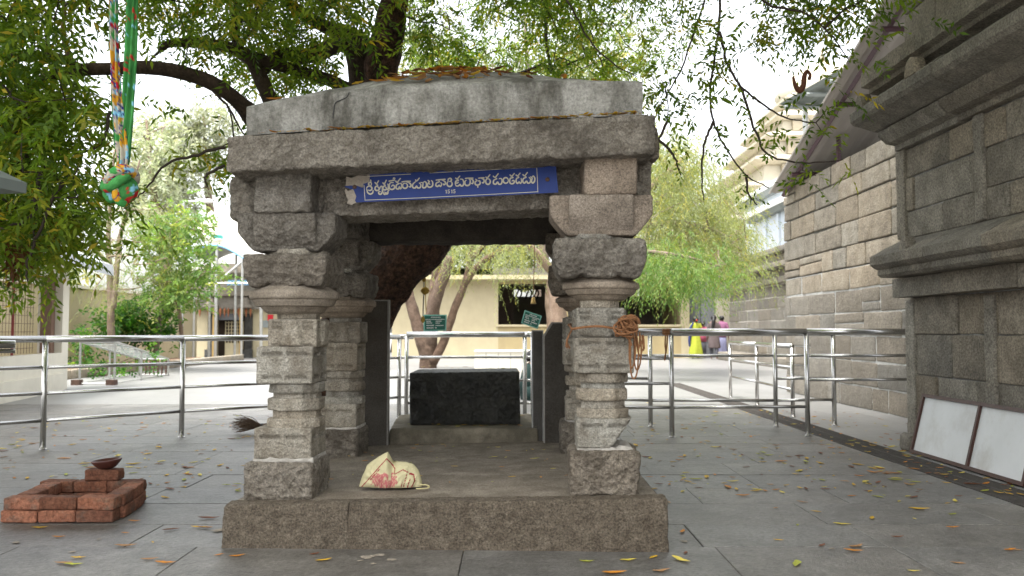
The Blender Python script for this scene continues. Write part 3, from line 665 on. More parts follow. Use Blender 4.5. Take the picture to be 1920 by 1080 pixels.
obj('round_back', loft([rg(0, 1), rg(.05, 1), rg(.07, .9)]), M['frame_brown'], ch)
obj('seat', join([xf(box(-.42, .42, -.45, 0, .42, .5), (*pc, 0), math.atan2(kd[1], kd[0]))]), M['frame_brown'], ch)
for u_, v_ in ((-.38, -.4), (.38, -.4), (-.38, -.03), (.38, -.03)):
    q = pc + kd * u_ + kn * v_; obj('leg', rod((*q, 0), (*q, .45), .03, 6), M['frame_brown'], ch)
# corner of a small canopy roof hanging into the picture on the left
C2 = thing('canopy_shelter', 'corner of a small grey canopy roof at the left edge', 'canopy', (-4.2, 5.4, 0))
tip = P(50, 343, 4.05); cx, cy = tip[0] - 1.4, tip[1] - .95
cr = [tip, np.array((tip[0] - 2.4, tip[1] + .3, tip[2])), np.array((tip[0] - 2.7, tip[1] - 2.0, tip[2])), np.array((tip[0] - .5, tip[1] - 2.2, tip[2]))][::-1]
ap = np.array((cx, cy, tip[2] + .75))
obj('roof_panel', (np.array(cr + [ap] + [c - (0, 0, .05) for c in cr]), [(0, 1, 4), (1, 2, 4), (2, 3, 4), (3, 0, 4), (8, 7, 6, 5), (0, 5, 6, 1), (1, 6, 7, 2), (2, 7, 8, 3), (3, 8, 5, 0)]), M['sheet_dark'], C2)
for c in cr[1:3]:
    obj('post', rod((c[0] + .3, c[1], 0), (c[0] + .3, c[1], c[2]), .05, 8), M['galv'], C2)

# slatted steel ramp frame, boundary wall, planter kerb
RF = thing('slatted_steel_rack', 'low sloping slatted steel rack standing by the planting bed', 'rack', (-8, 17.5, 0))
n0, n1 = P(151, 641, 16.6), P(216, 641, 16.6); f0, f1 = P(262, 673, 20.0), P(316, 673, 20.0)
for a_, b_ in ((n0, f0), (n1, f1), (n0, n1), (f0, f1)): obj('top_rail', rod(a_, b_, .022, 8), M['galv'], RF)
for t in np.linspace(0.06, 0.94, 12): obj('slat', rod(n0 + (f0 - n0) * t, n1 + (f1 - n1) * t, .011, 6), M['grey_trim'], RF)
for q in (n0, n1, n0 + (f0 - n0) * .45, n1 + (f1 - n1) * .45, f0, f1): obj('leg', rod((q[0], q[1], 0), q, .022, 8), M['galv'], RF)
for a_, b_ in ((n0, n1), (n0, f0), (n1, f1), (f0, f1)): obj('foot_rail', rod((a_[0], a_[1], .03), (b_[0], b_[1], .03), .014, 6), M['galv'], RF)
for t in np.linspace(0.08, 0.92, 7):
    q = f0 + (f1 - f0) * t; obj('end_bar', rod((q[0], q[1], .03), (q[0], q[1], q[2]), .02, 6), M['rust'], RF)
for q in (n0, n1): obj('foot_block', box(q[0] - .12, q[0] + .04, q[1] - .1, q[1] + .06, 0, .1), M['rust'], RF)
BW = thing('boundary_wall', 'cream plastered boundary wall behind the planting bed', 'wall', (-12, 24, 0))
obj('wall', box(-12.1, -11.8, 15, 32.0, -0.05, 2.2), M['cream'], BW); obj('coping', box(-12.16, -11.74, 15, 32.05, 2.2, 2.28), M['pale'], BW)
bed = tag(obj('planting_bed', box(-11.8, -9.75, 16.5, 30.5, -0.05, 0.10), M['soil']), kind='structure')
kb = thing('bed_kerb', 'long low kerb of pale cement blocks edging the planting bed', 'kerb', (-9.65, 23, 0))
for k, y in enumerate(np.arange(16.5, 30.4, 0.7)):
    if k == 0: o = obj('kerb_block', rbox((0.2, 0.68, 0.22), 0.2, 0.03, 0.01, 3, ctr=(-9.65, y + .35, .09)), M['wall_light'], kb); kme = o.data
    else: put('kerb_block', kme, kb, (-9.65, y + .35, -.02))

# ================================================================== small shrine on the left, far
SH = thing('small_shrine', 'small stone shrine with lattice gate and arched blue-edged canopy', 'building', (-10.2, 34, 0))
d = 33.5
X = lambda px: XX(px, d)
Z = lambda py: ZZ(py, d)
obj('rear_mass', box(X(330), X(640), d + .35, d + 6, -0.05, Z(500)), M['pale'], SH)
obj('front_wall', join([box(X(330), X(405), d, d + .35, -0.05, Z(556)), box(X(470), X(640), d, d + .35, -0.05, Z(556)), box(X(405), X(470), d, d + .35, Z(592), Z(556))]), M['cream'], SH)
obj('doorway_back', box(X(405), X(470), d + .30, d + .345, -0.05, Z(592)), M['dark_in'], SH)
obj('stone_band', box(X(325), X(640), d - .25, d - .003, Z(580), Z(556)), M['wall_grey'], SH)
obj('stone_cornice', box(X(322), X(640), d - .5, d + .35, Z(555.5), Z(546)), M['wall_grey'], SH)
obj('parapet_lower', box(X(345), X(640), d - .1, d + .34, Z(545.5), Z(520)), M['wall_light'], SH)
obj('parapet_ledge', box(X(343), X(640), d - .3, d + .34, Z(519.5), Z(512)), M['plinth'], SH)
obj('parapet_upper', box(X(405), X(640), d, d + .34, Z(511.5), Z(494)), M['wall_light'], SH)
for px in (397, 466): obj('dark_pillar', box(X(px - 5), X(px + 8), d - .15, d + .1, 0, Z(588)), M['black_stone'], SH); obj('pillar_foot', box(X(px - 8), X(px + 11), d - .3, d - .16, 0, Z(655)), M['black_stone'], SH)
for px in (404, 454): obj('door_post', box(X(px), X(px + 3.5), d - .35, d - .2, 0, Z(577)), M['brass'], SH)
gt = []
for px in np.arange(420, 455, 5.6): gt.append(box(X(px), X(px) + .03, d + .12, d + .16, 0.05, Z(602)))
for py in np.arange(604, 646, 6.5): gt.append(box(X(420), X(455), d + .125, d + .155, Z(py) - .03, Z(py)))
gt += [box(X(421), X(436.5), d + .1, d + .14, .05, Z(644)), box(X(438.5), X(454), d + .1, d + .14, .05, Z(644))]
obj('lattice_gate', join(gt), M['cream'], SH)
obj('gate_lintel', box(X(408), X(456), d - .1, d + .05, Z(600), Z(588)), M['grey_paint'], SH)
gl = [xf(lathe(0, 0, [(0.01, 0), (.05, -.12), (.03, -.25), (.005, -.38)], 6), (X(px), d - .33, Z(578) + .02)) for px in (374, 380, 396, 410, 418, 426, 433, 444, 452, 466, 474)]
obj('door_garland', join(gl), plain('dry_garland', (0.24, 0.09, 0.04), 0.9), SH)
for px in (342, 356): obj('side_door', box(X(px), X(px + 9), d - .06, d - .004, 0, Z(585)), M['grey_trim'], SH)
for px in (400, 464):
    obj('niche_figure', lathe(X(px), d - .33, [(.28, Z(578)), (.30, Z(574)), (.16, Z(568)), (.18, Z(564)), (.10, Z(558)), (.02, Z(555))], 10), M['wall_grey'], SH, True)
obj('red_panel', box(X(502), X(512), d - .05, d - .004, Z(602), Z(590)), M['red'], SH); obj('notice', box(X(488), X(503), d - .06, d - .005, Z(614), Z(601)), M['grey_trim'], SH)
obj('banner', box(X(440), X(484), d - 1.0, d - .98, Z(537), Z(528)), M['skyblue'], SH)
AC = thing('arched_canopy', 'arched sheet canopy with pale blue edge on steel posts before the shrine', 'canopy', (-10.6, 31, 0))
d2 = 30.5; ac = np.linspace(0, 1, 13)
arc = [P(355 + 102 * t, 488 - 27 * math.sin(math.pi * (0.12 + 0.86 * t)) ** 1.0, d2) for t in ac]
arcV = np.array([p for p in arc] + [p + (0, 2.6, 0) for p in arc] + [p - (0, 0, .03) for p in arc] + [p + (0, 2.6, -.03) for p in arc]); m = 13
obj('arched_sheet', (arcV, [(i, i + 1, m + i + 1, m + i) for i in range(12)] + [(2 * m + i, 3 * m + i, 3 * m + i + 1, 2 * m + i + 1) for i in range(12)] + [(i, 2 * m + i, 2 * m + i + 1, i + 1) for i in range(12)]), M['sheet_dark'], AC)
obj('blue_edge', tube([p + (0, -.03, .03) for p in arc], 0.035, 6), M['skyblue'], AC)
for px in (366, 395, 407, 443, 455):
    top = min(488, 488 - 27 * math.sin(math.pi * (0.12 + 0.86 * (px - 355) / 102)))
    q = P(px, top + 1, d2 + (1.2 if px in (395, 443) else 0)); obj('post', rod((q[0], q[1], 0), q, .045 if px != 407 else .06, 8), M['galv'], AC)
obj('tie_bar', rod(P(366, 531, d2), P(480, 531, d2), .04, 6), M['galv'], AC); obj('brace', rod(P(412, 526, d2), P(455, 490, d2), .05, 6), M['galv'], AC); obj('post', rod((XX(490, d2), d2, 0), P(490, 500, d2), .06, 8), M['galv'], AC)
WG = thing('white_shrine_tower', 'white stepped shrine tower with a small painted figure on its ledge', 'tower', (-10, 42, 0))
d3 = 40
for k, (p0, p1, y0, y1) in enumerate(((372, 640, 520, 468), (384, 640, 468, 452), (392, 640, 451.5, 424), (388, 640, 423.5, 414), (405, 640, 413.5, 392), (425, 600, 391.5, 372), (450, 570, 371, 340))):
    obj('tier', box(XX(p0, d3), XX(p1, d3), d3 + k * .12, d3 + 5 - k * .2, ZZ(y0, d3), ZZ(y1, d3)), M['white'], WG)
obj('base', box(XX(372, d3), XX(640, d3), d3 + .2, d3 + 5, -0.05, ZZ(520.5, d3)), M['white'], WG)
for px in (434, 470): obj('niche', box(XX(px, d3), XX(px + 18, d3), d3 + .2, d3 + .23, ZZ(451, d3), ZZ(434, d3)), M['ivory'], WG)
fx = XX(394, d3); fz = ZZ(468, d3) + .38
obj('seated_figure', join([lathe(fx, d3 - .1, [(.1, fz), (.5, fz + .08), (.46, fz + .3), (.26, fz + .45), (.30, fz + .7), (.36, fz + .86), (.14, fz + .98), (.16, fz + 1.1), (.2, fz + 1.22), (.13, fz + 1.36), (.02, fz + 1.44)], 14), tube(smooth_path([(fx + .33, d3 - .15, fz + .85), (fx + .55, d3 - .3, fz + .6), (fx + .3, d3 - .5, fz + .45)]), .1, 6), tube(smooth_path([(fx - .33, d3 - .15, fz + .85), (fx - .5, d3 - .3, fz + .6), (fx - .25, d3 - .5, fz + .45)]), .1, 6)]), M['ivory'], WG, True)
obj('figure_sash', lathe(fx + .1, d3 - .12, [(.42, fz + .12), (.46, fz + .2), (.42, fz + .28)], 12), plain('teal_paint', (0.05, 0.35, 0.33), 0.6), WG)
LP = thing('street_lamp', 'pale street lamp with horizontal arm above the garden trees', 'lamp', (XX(340, 29), 29, 0))
obj('pole', tube([(XX(340, 29), 29, 0), (XX(340, 29), 29, ZZ(376, 29))], [.07, .04], 10), M['galv'], LP); obj('arm', rod(P(340, 378, 29), P(372, 377, 29), .035, 8), M['galv'], LP)
obj('lamp_head', rbox((XX(398, 29) - XX(368, 29), .22, .13), .3, .05, 0, ctr=P(383, 377, 29)), M['white'], LP, True)

# ================================================================== the stone pavilion
PV = thing('stone_pavilion', 'small four-pillared granite pavilion on a low platform with a flat plastered roof', 'pavilion', (-0.33, 5.2, 0))
# platform: front stones, worn top
def plat(px0, px1, seed, amp=0.007):
    d0 = 4.18 - (px0 - 421) / 830 * 0.08; d1 = 4.18 - (px1 - 421) / 830 * 0.08
    top = lambda px: 948 - (px - 424) / 823 * 12
    a, b = XX(px0, d0), XX(px1, d1); z0, z1 = ZZ(top(px0), d0 + .005), ZZ(top(px1), d1 + .005)
    return hexa([[[(a, d0, -.05), (b, d1, -.05)], [(a, d0 + .12, -.05), (b, d1 + .12, -.05)]], [[(a + .004, d0 + .01, z0), (b - .004, d1 + .01, z1)], [(a, d0 + .12, z0 + .004), (b, d1 + .12, z1 + .004)]]], 0.013, 0.014, amp, seed, 22)
for px0, px1, s in ((421, 657, 1), (654, 1251, 2)): obj('platform_stone', plat(px0, px1, s), M['platform'], PV, False)
# cement pointing between and over the front stones
def patch(pts, d, seed):
    """irregular skin of cement a few millimetres proud of the face"""
    c = np.mean([P(*p, d) for p in pts], 0); n = len(pts); dense = []
    for i in range(n):
        a, b = np.array(pts[i], float), np.array(pts[(i + 1) % n], float)
        for t in np.arange(4) / 4: dense.append(a + (b - a) * t + RNG.normal(0, 2.2, 2))
    V = [P(p[0], p[1], d) for p in dense]; m = len(V)
    V2 = [P(p[0], p[1], d + .03) for p in dense]
    return np.array(V + V2), [tuple(range(m))[::-1]] + [(i, (i + 1) % m, m + (i + 1) % m, m + i) for i in range(m)]
zt = lambda x: 0.212 + (x + 0.33) * 0.021
V, f = rbox((2.11, 2.18, 0.2), 0.035, 0.02, 0.0, 0)
V = V + np.array((-0.332, 5.315, 0)); V[:, 2] = np.where(V[:, 2] > 0, zt(V[:, 0]) + 0.004 + 0.005 * fbm(V * 3.5, 5) + 0.004 * fbm(V * 14, 9), -0.04)
obj('platform_floor', (V, f), M['floor_top'], PV, True)

def slots(zl, u0, u1, hh=0.0085, dep=0.02, wedge=False):
    def fn(q, n, h):
        nx, ny = np.abs(n[:, 0]), np.abs(n[:, 1]); side = np.maximum(nx, ny) > 0.9
        u = np.where(ny > nx, q[:, 0], q[:, 1]); k = np.zeros(len(q))
        for z in zl: k = np.where((np.abs(u) > u0) & (np.abs(u) < u1) & (np.abs(q[:, 2] - z * h[2]) < hh), -dep, k)
        if wedge: k = np.where(np.abs(u) < 0.028 + 0.03 * (0.5 - q[:, 2] / h[2] / 2), 0.016, k)
        return q + n * (k * side)[:, None]
    return fn
def broken(fn):
    def g(q, n, h):
        q = fn(q, n, h); nr = np.array((0.80, -0.12, -0.58)); nr /= np.linalg.norm(nr)
        s = q @ nr - 0.075; s = np.maximum(s + 0.012 * fbm(q * 30, 3), 0)
        return q - s[:, None] * nr
    return g
def pillar(spec, cx, yc, rz=R(-2), seed=0, brk=False, off=(0, 0, 0)):
    """stack of hewn tiers; every tier is given by the photo pixels of its front face"""
    off = np.array(off, float)
    def dims(p0, p1, t, b):
        a = (p1 - p0) / F; w = a * yc / (1 + a / 2); df = yc - w / 2
        return w, df, XX((p0 + p1) / 2, df), ZZ(b, df), ZZ(t, df)
    made = None; lofts = []
    for i, (kind, p0, p1, t, b) in enumerate(spec):
        w, df, x, z0, z1 = dims(p0, p1, t, b); c = np.array((x, yc, (z0 + z1) / 2)) + off; sd = seed + i
        hz = z1 - z0
        if kind == 'oct':
            rr = []
            for zz, s in ((z0, .965), (z0 + hz * .12, 1), (z0 + hz * .5, 1.005), (z1 - hz * .12, 1), (z1, .965)): rr.append(ring(0, 0, zz - c[2] + off[2], w * s, w * s, 0.52, 64))
            VF = loft(rr); V = VF[0]; V = V + (V * (1, 1, 0)) / w * 2 * (0.006 * fbm((V + c) * 30, sd))[:, None]
            lofts.append(xf((V, VF[1]), c, rz))
        elif kind == 'disc':
            w = (p1 - p0) / F * yc; c = np.array((XX((p0 + p1) / 2, yc), yc, (z0 + z1) / 2)) + off
            pr = [(.58, 0), (.66, .06), (.72, .16), (.74, .18), (.74, .21), (.86, .24), (.92, .38), (.93, .44), (.93, .45), (.985, .47), (1, .52), (1, .66), (.98, .70), (.84, .82), (.72, .93), (.70, 1.0)]
            VF = loft([ring(0, 0, -hz / 2 + hz * q, w * s, w * s, 1, 72) for s, q in pr]); V = VF[0]; V = V * (1 + 0.012 * fbm((V + c) * 22, sd))[:, None]
            made = (made or []) + [('capital_disc', xf((V, VF[1]), c, rz), 'disc_stone')]
        elif kind == 'cube':
            fn = slots([0.62, -0.66] if hz > 0.17 else [0.42], 0.014, w * 0.40, dep=0.022)
            if brk and i < 4: fn = broken(fn)
            made = (made or []) + [('carved_cube', xf(rbox((w, w, hz), 0.0085, 0.010, 0.003, sd, 30, fn=fn), c, rz), 'carved')]
        elif kind == 'upper':
            fn = slots([0.66, 0.30, -0.86], 0.052, w * 0.42, 0.0075, 0.018, True)
            made = (made or []) + [('carved_neck', xf(rbox((w, w, hz), 0.0085, 0.010, 0.0025, sd, 30, fn=fn), c, rz), 'carved')]
        elif kind == 'plinth':
            made = (made or []) + [('plinth_block', xf(rbox((w, w * 1.05, hz), 0.012, 0.022, 0.010, sd, 18), c, rz), 'granite')]
        elif kind == 'mortar':
            made = (made or []) + [('mortar_bed', xf(rbox((w, w, hz), 0.015, 0.012, 0.012, sd, 26), c, rz), 'mortar')]
        elif kind == 'abacus':
            def fn(q, n, h):
                notch = (np.abs(np.abs(q[:, 0]) - h[0] * .46) < h[0] * .14) | (np.abs(np.abs(q[:, 1]) - h[1] * .46) < h[1] * .14)
                low = q[:, 2] < -h[2] * .6
                q = q.copy(); q[:, 2] = np.where(low & notch, q[:, 2] + 0.018 * np.clip(1 - np.abs(np.abs(q[:, 0]) - h[0] * .46) / (h[0] * .14), 0, 1), q[:, 2])
                s = np.clip((-q[:, 2] / h[2] - .1), 0, 1) * .14
                q[:, :2] *= (1 - s)[:, None]
                return q
            made = (made or []) + [('abacus_block', xf(rbox((w, w, hz), 0.012, 0.018, 0.010, sd, 18, fn=fn), c, rz), 'granite')]
        elif kind == 'bracket':
            for axis in (0, 1):
                def fn(q, n, h, axis=axis):
                    t = np.clip(-q[:, 2] / h[2] * .9 + .05, 0, 1); q = q.copy(); q[:, axis] *= 1 - 0.36 * t ** 1.2; return q
                dim = [w * 1.02, w * 1.02, hz]; dim[axis] = w * (1.60 if axis == 0 else 1.12); dim[1 - axis] = w * (0.86 if axis == 0 else 1.0)
                cc = c + (0, 0, -0.003 * axis)
                made = (made or []) + [('bracket', xf(rbox(dim, 0.014, 0.012, 0.0035, sd + axis, 18, fn=fn), cc, rz), 'brown_granite' if brk else 'granite')]
    sh = obj('pillar', made[0][1], M[made[0][2]], PV, False)
    for VF in lofts: obj('carved_band', VF, M['carved'], sh)
    for nm, VF, mt in made[1:]: obj(nm, VF, M[mt], sh, nm == 'mortar_bed')
LEFT = [('plinth', 463, 592, 868, 942), ('mortar', 479, 590, 860, 870), ('cube', 480, 588, 803, 861), ('oct', 497, 596, 786, 804), ('oct', 508, 590, 770, 787), ('oct', 497, 595, 748, 771), ('oct', 508, 590, 737, 749), ('oct', 499, 595, 719, 738),
        ('cube', 482, 589, 650, 720), ('upper', 503, 596, 598, 651), ('oct', 514, 588, 583, 599), ('disc', 470, 634, 526, 587), ('abacus', 455, 612, 476, 537), ('oct', 495, 600, 466, 478), ('bracket', 474, 592, 398, 470)]
RIGHT = [('plinth', 1070, 1199, 846, 930), ('mortar', 1084, 1186, 839, 849), ('cube', 1083, 1190, 785, 841), ('oct', 1085, 1181, 767, 786), ('oct', 1092, 1174, 751, 768), ('oct', 1084, 1179, 729, 752), ('oct', 1092, 1174, 717, 730), ('oct', 1082, 1181, 699, 718),
         ('cube', 1077, 1190, 633, 700), ('upper', 1082, 1173, 577, 634), ('oct', 1091, 1164, 558, 578), ('disc', 1055, 1198, 514, 562), ('abacus', 1042, 1216, 446, 519), ('oct', 1062, 1168, 438, 448), ('bracket', 1070, 1192, 364, 441)]
pillar(LEFT, -1.18, 4.53, seed=10)
pillar(RIGHT, 0.47, 4.39, seed=40, brk=True)
pillar(LEFT, -1.18, 4.53, seed=70, off=(-0.03, 1.42, 0.0))
pillar(RIGHT, 0.47, 4.39, seed=100, off=(0.04, 1.50, -0.02))
# beams, lintels, roof
def hx(pxs, tops, bots, d0, d1, ds, cell, rnd, amp, seed, freq=12, back=None):
    """hewn beam: front face by pixels at depths d0,d1 (left,right), running ds metres back"""
    a, b = P(pxs[0], bots[0], d0), P(pxs[1], bots[1], d1); c, d = P(pxs[0], tops[0], d0), P(pxs[1], tops[1], d1)
    a[0] = c[0] = (a[0] + c[0]) / 2; b[0] = d[0] = (b[0] + d[0]) / 2
    o = np.array((back or 0, ds, 0))
    return hexa([[[a, b], [a + o, b + o]], [[c, d], [c + o, d + o]]], cell, rnd, amp, seed, freq)
obj('side_beam', hx((476, 583), (316, 312), (399, 397), 4.33, 4.33, 1.95, 0.013, 0.016, 0.011, 201, 20, 0.06), M['granite'], PV, False)
obj('side_beam', hx((1096, 1195), (286, 282), (366, 364), 4.22, 4.21, 2.0, 0.013, 0.016, 0.008, 202, 18, -0.02), M['brown_granite'], PV, False)
obj('front_lintel', hx((430, 1222), (332, 292), (411, 386), 4.50, 4.44, 0.34, 0.015, 0.022, 0.010, 203, 16), M['granite'], PV, False)
obj('rear_lintel', hx((590, 1120), (380, 372), (452, 450), 5.82, 5.86, 0.32, 0.03, 0.03, 0.015, 204, 11), M['shade_painted_granite'], PV, False)
obj('filler_stone', hx((1190, 1236), (236, 232), (302, 298), 4.42, 4.42, 0.6, 0.014, 0.03, 0.016, 205, 16), M['granite'], PV, False)
obj('roof_stone', hx((424, 1230), (256, 212), (322, 288), 4.20, 4.13, 2.15, 0.0135, 0.018, 0.010, 206, 20), M['granite'], PV, False)
# plaster cap with a low dome
ex = np.array([462, 530, 590, 700, 800, 1000, 1110, 1205]); et = np.array([199, 184, 175, 167, 160, 154, 151, 152]); eb = np.array([245, 240, 236, 229, 223, 214, 210, 207]) + 9
ns, ntt = 70, 44
def cap_pt(s, t, top=True):
    px = 462 + 743 * s; d0 = 4.30 - 0.05 * s
    f0 = P(px, np.interp(px, ex, et if top else eb), d0)
    z = f0[2]
    if top: z = z + 0.29 * (math.sin(math.pi * min(t, 1)) ** 0.9) * (math.sin(math.pi * s) ** 0.7) - 0.012 * (1 if t == 0 else 0) + 0.006 * math.sin(s * 40) * math.sin(t * 33)
    return np.array((f0[0] * (1 - 0.04 * t) - 0.012 * t, d0 + 1.85 * t, z))
tt = np.concatenate(([0, 0.006, 0.015], np.linspace(0.04, 0.97, ntt - 4), [1.0])); ss = np.linspace(0, 1, ns)
Vt = np.array([cap_pt(s, t) for t in tt for s in ss]).reshape(len(tt), ns, 3)
Vb = np.array([cap_pt(s, t, False) for t in tt for s in ss]).reshape(len(tt), ns, 3)
parts = []
idx = np.arange(len(tt) * ns).reshape(len(tt), ns)
q = np.stack([idx[:-1, :-1], idx[:-1, 1:], idx[1:, 1:], idx[1:, :-1]], -1).reshape(-1, 4)
nv = len(tt) * ns; bd = np.concatenate([idx[0], idx[1:, -1], idx[-1, -2::-1], idx[-2:0:-1, 0]])
mid = []
CV = np.vstack([Vt.reshape(-1, 3), Vb.reshape(-1, 3)])
CF = [tuple(a) for a in q] + [tuple(a[::-1] + nv) for a in q]; m = len(bd)
lv = 5; base = len(CV); extra = []
for k in range(1, lv):
    w = k / lv; extra.append(CV[bd] * (1 - w) + CV[bd + nv] * w + (RNG.normal(0, 0.0015, (m, 3))))
CV = np.vstack([CV] + extra)
rows_ = [bd] + [base + k * m + np.arange(m) for k in range(lv - 1)] + [bd + nv]
for k in range(lv):
    A, B = rows_[k], rows_[k + 1]
    CF += [(A[i], B[i], B[(i + 1) % m], A[(i + 1) % m]) for i in range(m)]
capo = obj('roof_cap', (CV, [tuple(int(i) for i in f) for f in CF]), M['plaster'], PV, False)
capo.data.polygons.foreach_set('use_smooth', np.array([len(p.vertices) == 4 and i < len(q) for i, p in enumerate(capo.data.polygons)], bool))
# crack in the plaster
obj('plaster_crack', tube(smooth_path([P(655, 172, 4.283), P(650, 182, 4.283), P(638, 188, 4.283), P(629, 193, 4.284), P(626, 205, 4.284), P(624, 222, 4.285)]), [0.0015, 0.003, 0.002], 5), M['black'], PV)

# ------------------------------------------------------------------ blue name board with its lettering
NB = thing('name_board', 'blue enamel name board with cream Telugu lettering on the pavilion lintel', 'sign', P(850, 360, 4.42))
dS = lambda px: 4.425 - (px - 645) / 400 * 0.055
SGN = lambda px, py, o=0.0: P(px, py, dS(px) - 0.012 - o)
ol = [(693, 327), (780, 322), (870, 317.5), (960, 312.5), (1042, 308), (1044.5, 335), (1047, 361), (960, 365.5), (870, 370), (780, 374.5), (663, 380), (664, 366), (663.5, 357), (646, 350.5), (649, 346), (668, 349), (693, 341)]
m = len(ol)
obj('board', (np.array([SGN(*p, .003) for p in ol] + [SGN(*p, -.02) for p in ol]), [tuple(range(m))] + [tuple(range(m, 2 * m))[::-1]] + [(i, m + i, m + (i + 1) % m, (i + 1) % m) for i in range(m)]), M['sign_blue'], NB)
def ribbon(pts, w, o=0.0045, smooth=True):
    p = smooth_path([(a, b, 0) for a, b in pts], 5)[:, :2] if smooth and len(pts) > 2 else np.array(pts, float)
    t = np.gradient(p, axis=0); t /= np.maximum(np.linalg.norm(t, axis=1, keepdims=True), 1e-9); nn = np.stack([-t[:, 1], t[:, 0]], 1)
    ww = np.full(len(p), w / 2) if np.isscalar(w) else np.interp(np.linspace(0, 1, len(p)), np.linspace(0, 1, len(w)), w) / 2
    # rounded ends
    p = np.vstack([p[0] - t[0] * ww[0] * .8, p, p[-1] + t[-1] * ww[-1] * .8]); nn = np.vstack([nn[:1], nn, nn[-1:]]); ww = np.concatenate([[ww[0] * .35], ww, [ww[-1] * .35]])
    L = [SGN(*(a + b * c), o) for a, b, c in zip(p, nn, ww)]; Rr = [SGN(*(a - b * c), o) for a, b, c in zip(p, nn, ww)]
    k = len(p)
    return np.array(L + Rr), [(i, i + 1, k + i + 1, k + i) for i in range(k - 1)]
def circ(cx, cy, rx, ry, a0=0, a1=360, n=14): return [(cx + rx * math.cos(R(a)), cy + ry * math.sin(R(a))) for a in np.linspace(a0, a1, n)]
GA = [  # strokes in an 8.727x enlargement whose corner is (640,310)
 [circ(470, 305, 24, 26), [(478, 240), (484, 268)], [(412, 378), (430, 350), (462, 340), (495, 358), (498, 392), (470, 412), (440, 405)], [(416, 392), (432, 445), (472, 470), (512, 450), (520, 408)]],
 [[(550, 280), (575, 303), (610, 253)], [(575, 308), (596, 330), (560, 352), (552, 392), (580, 412), (616, 400), (612, 362), (586, 350)], [(622, 400), (640, 352), (664, 345), (674, 385), (668, 445), (640, 474), (612, 460), (616, 432), (640, 432)]],
 [[(680, 285), (702, 306), (736, 243)], [(702, 312), (718, 328), (690, 348), (682, 388), (715, 402), (740, 380), (722, 350)], [(740, 395), (764, 392), (770, 330), (756, 305)], [(700, 432), (694, 465), (716, 474), (728, 445), (742, 470), (760, 455), (764, 425), (784, 405)]],
 [[(780, 258), (828, 250), (868, 244)], [(846, 228), (858, 208), (874, 216), (868, 238)], [(852, 282), (806, 285), (784, 325), (792, 380), (832, 394), (868, 372), (866, 335), (838, 324), (822, 346)]],
 [[(888, 255), (914, 276), (966, 214)], [(914, 282), (940, 300), (902, 322), (898, 375), (934, 386), (952, 352), (966, 384), (988, 350), (980, 300), (952, 296)]],
 [[(990, 272), (1050, 262), (1130, 260)], circ(1042, 334, 40, 42, -80, 280), [(1066, 272), (1112, 286), (1138, 318), (1130, 352), (1104, 348)]],
 [[(1214, 238), (1236, 254), (1276, 208)], [(1230, 258), (1196, 282), (1166, 318), (1170, 360), (1206, 370), (1232, 340), (1246, 366), (1288, 364), (1302, 318), (1274, 286)], [(1296, 280), (1336, 290), (1330, 350), (1352, 368), (1386, 350), (1394, 300), (1370, 266), (1346, 276)]],
 [[(1418, 246), (1440, 266), (1424, 284)], [(1450, 312), (1428, 290), (1408, 322), (1424, 352), (1462, 356), (1494, 326), (1492, 270), (1472, 248)]],
 [[(1550, 242), (1620, 234), (1700, 228)], [(1590, 246), (1604, 268), (1560, 286), (1546, 326), (1572, 346), (1602, 326), (1622, 344), (1642, 312), (1626, 278)], [(1640, 236), (1690, 262), (1704, 296), (1680, 318), (1664, 300)]],
 [circ(1772, 302, 42, 44, -60, 240), [(1744, 262), (1752, 226), (1782, 212), (1802, 232), (1790, 262), (1766, 262)]]]
GB = [  # the same for the right half, corner (840,300)
 [[(124, 294), (150, 310), (194, 262)], [(150, 312), (172, 334), (136, 342), (122, 372), (150, 378), (172, 362)], [(116, 384), (136, 424), (176, 420), (196, 400), (216, 424), (246, 416), (258, 366), (238, 318), (200, 312)]],
 [[(284, 302), (330, 296), (410, 296)], [(300, 330), (278, 352), (282, 402), (320, 418), (358, 392), (362, 330), (336, 304)], [(350, 300), (396, 318), (414, 350), (402, 384), (378, 380)]],
 [[(500, 298), (545, 292), (592, 290)], [(450, 312), (474, 334), (444, 362), (452, 402), (496, 408), (526, 382), (516, 340), (492, 344)], [(486, 412), (488, 446)], [(530, 294), (578, 312), (592, 344), (576, 374), (556, 368)]],
 [[(620, 278), (642, 294), (686, 240)], circ(654, 352, 38, 46, -80, 280)],
 [[(740, 264), (772, 284), (822, 224)], [(772, 288), (798, 308), (752, 330), (744, 380), (780, 396), (812, 362), (830, 394), (870, 390), (886, 340), (866, 302), (836, 308)], circ(945, 334, 42, 46)],
 [[(1014, 244), (1042, 264), (1086, 220)], [(1042, 268), (1066, 288), (1024, 298), (1008, 345), (1026, 384), (1068, 384), (1086, 352), (1066, 332), (1046, 346)]],
 [[(1112, 244), (1140, 260), (1180, 214)], [(1138, 264), (1160, 284), (1124, 302), (1114, 350), (1136, 382), (1164, 360), (1186, 382), (1204, 350), (1196, 300)]],
 [[(1224, 238), (1254, 258), (1300, 204)], [(1254, 262), (1280, 282), (1234, 304), (1224, 350), (1250, 378), (1286, 346), (1304, 376), (1340, 370), (1352, 316), (1326, 284)], [(1346, 276), (1376, 292), (1366, 350), (1386, 376), (1414, 350), (1420, 300), (1398, 262), (1378, 274)]]]
for GG, ox, oy in ((GA, 640, 310), (GB, 840, 300)):
    for g in GG:
        obj('letter', join([ribbon([(ox + a / 8.727, oy + b / 8.727) for a, b in st], [1.7, 2.7, 2.9, 2.7, 1.7] if len(st) > 3 else 2.3) for st in g]), M['sign_cream'], NB)
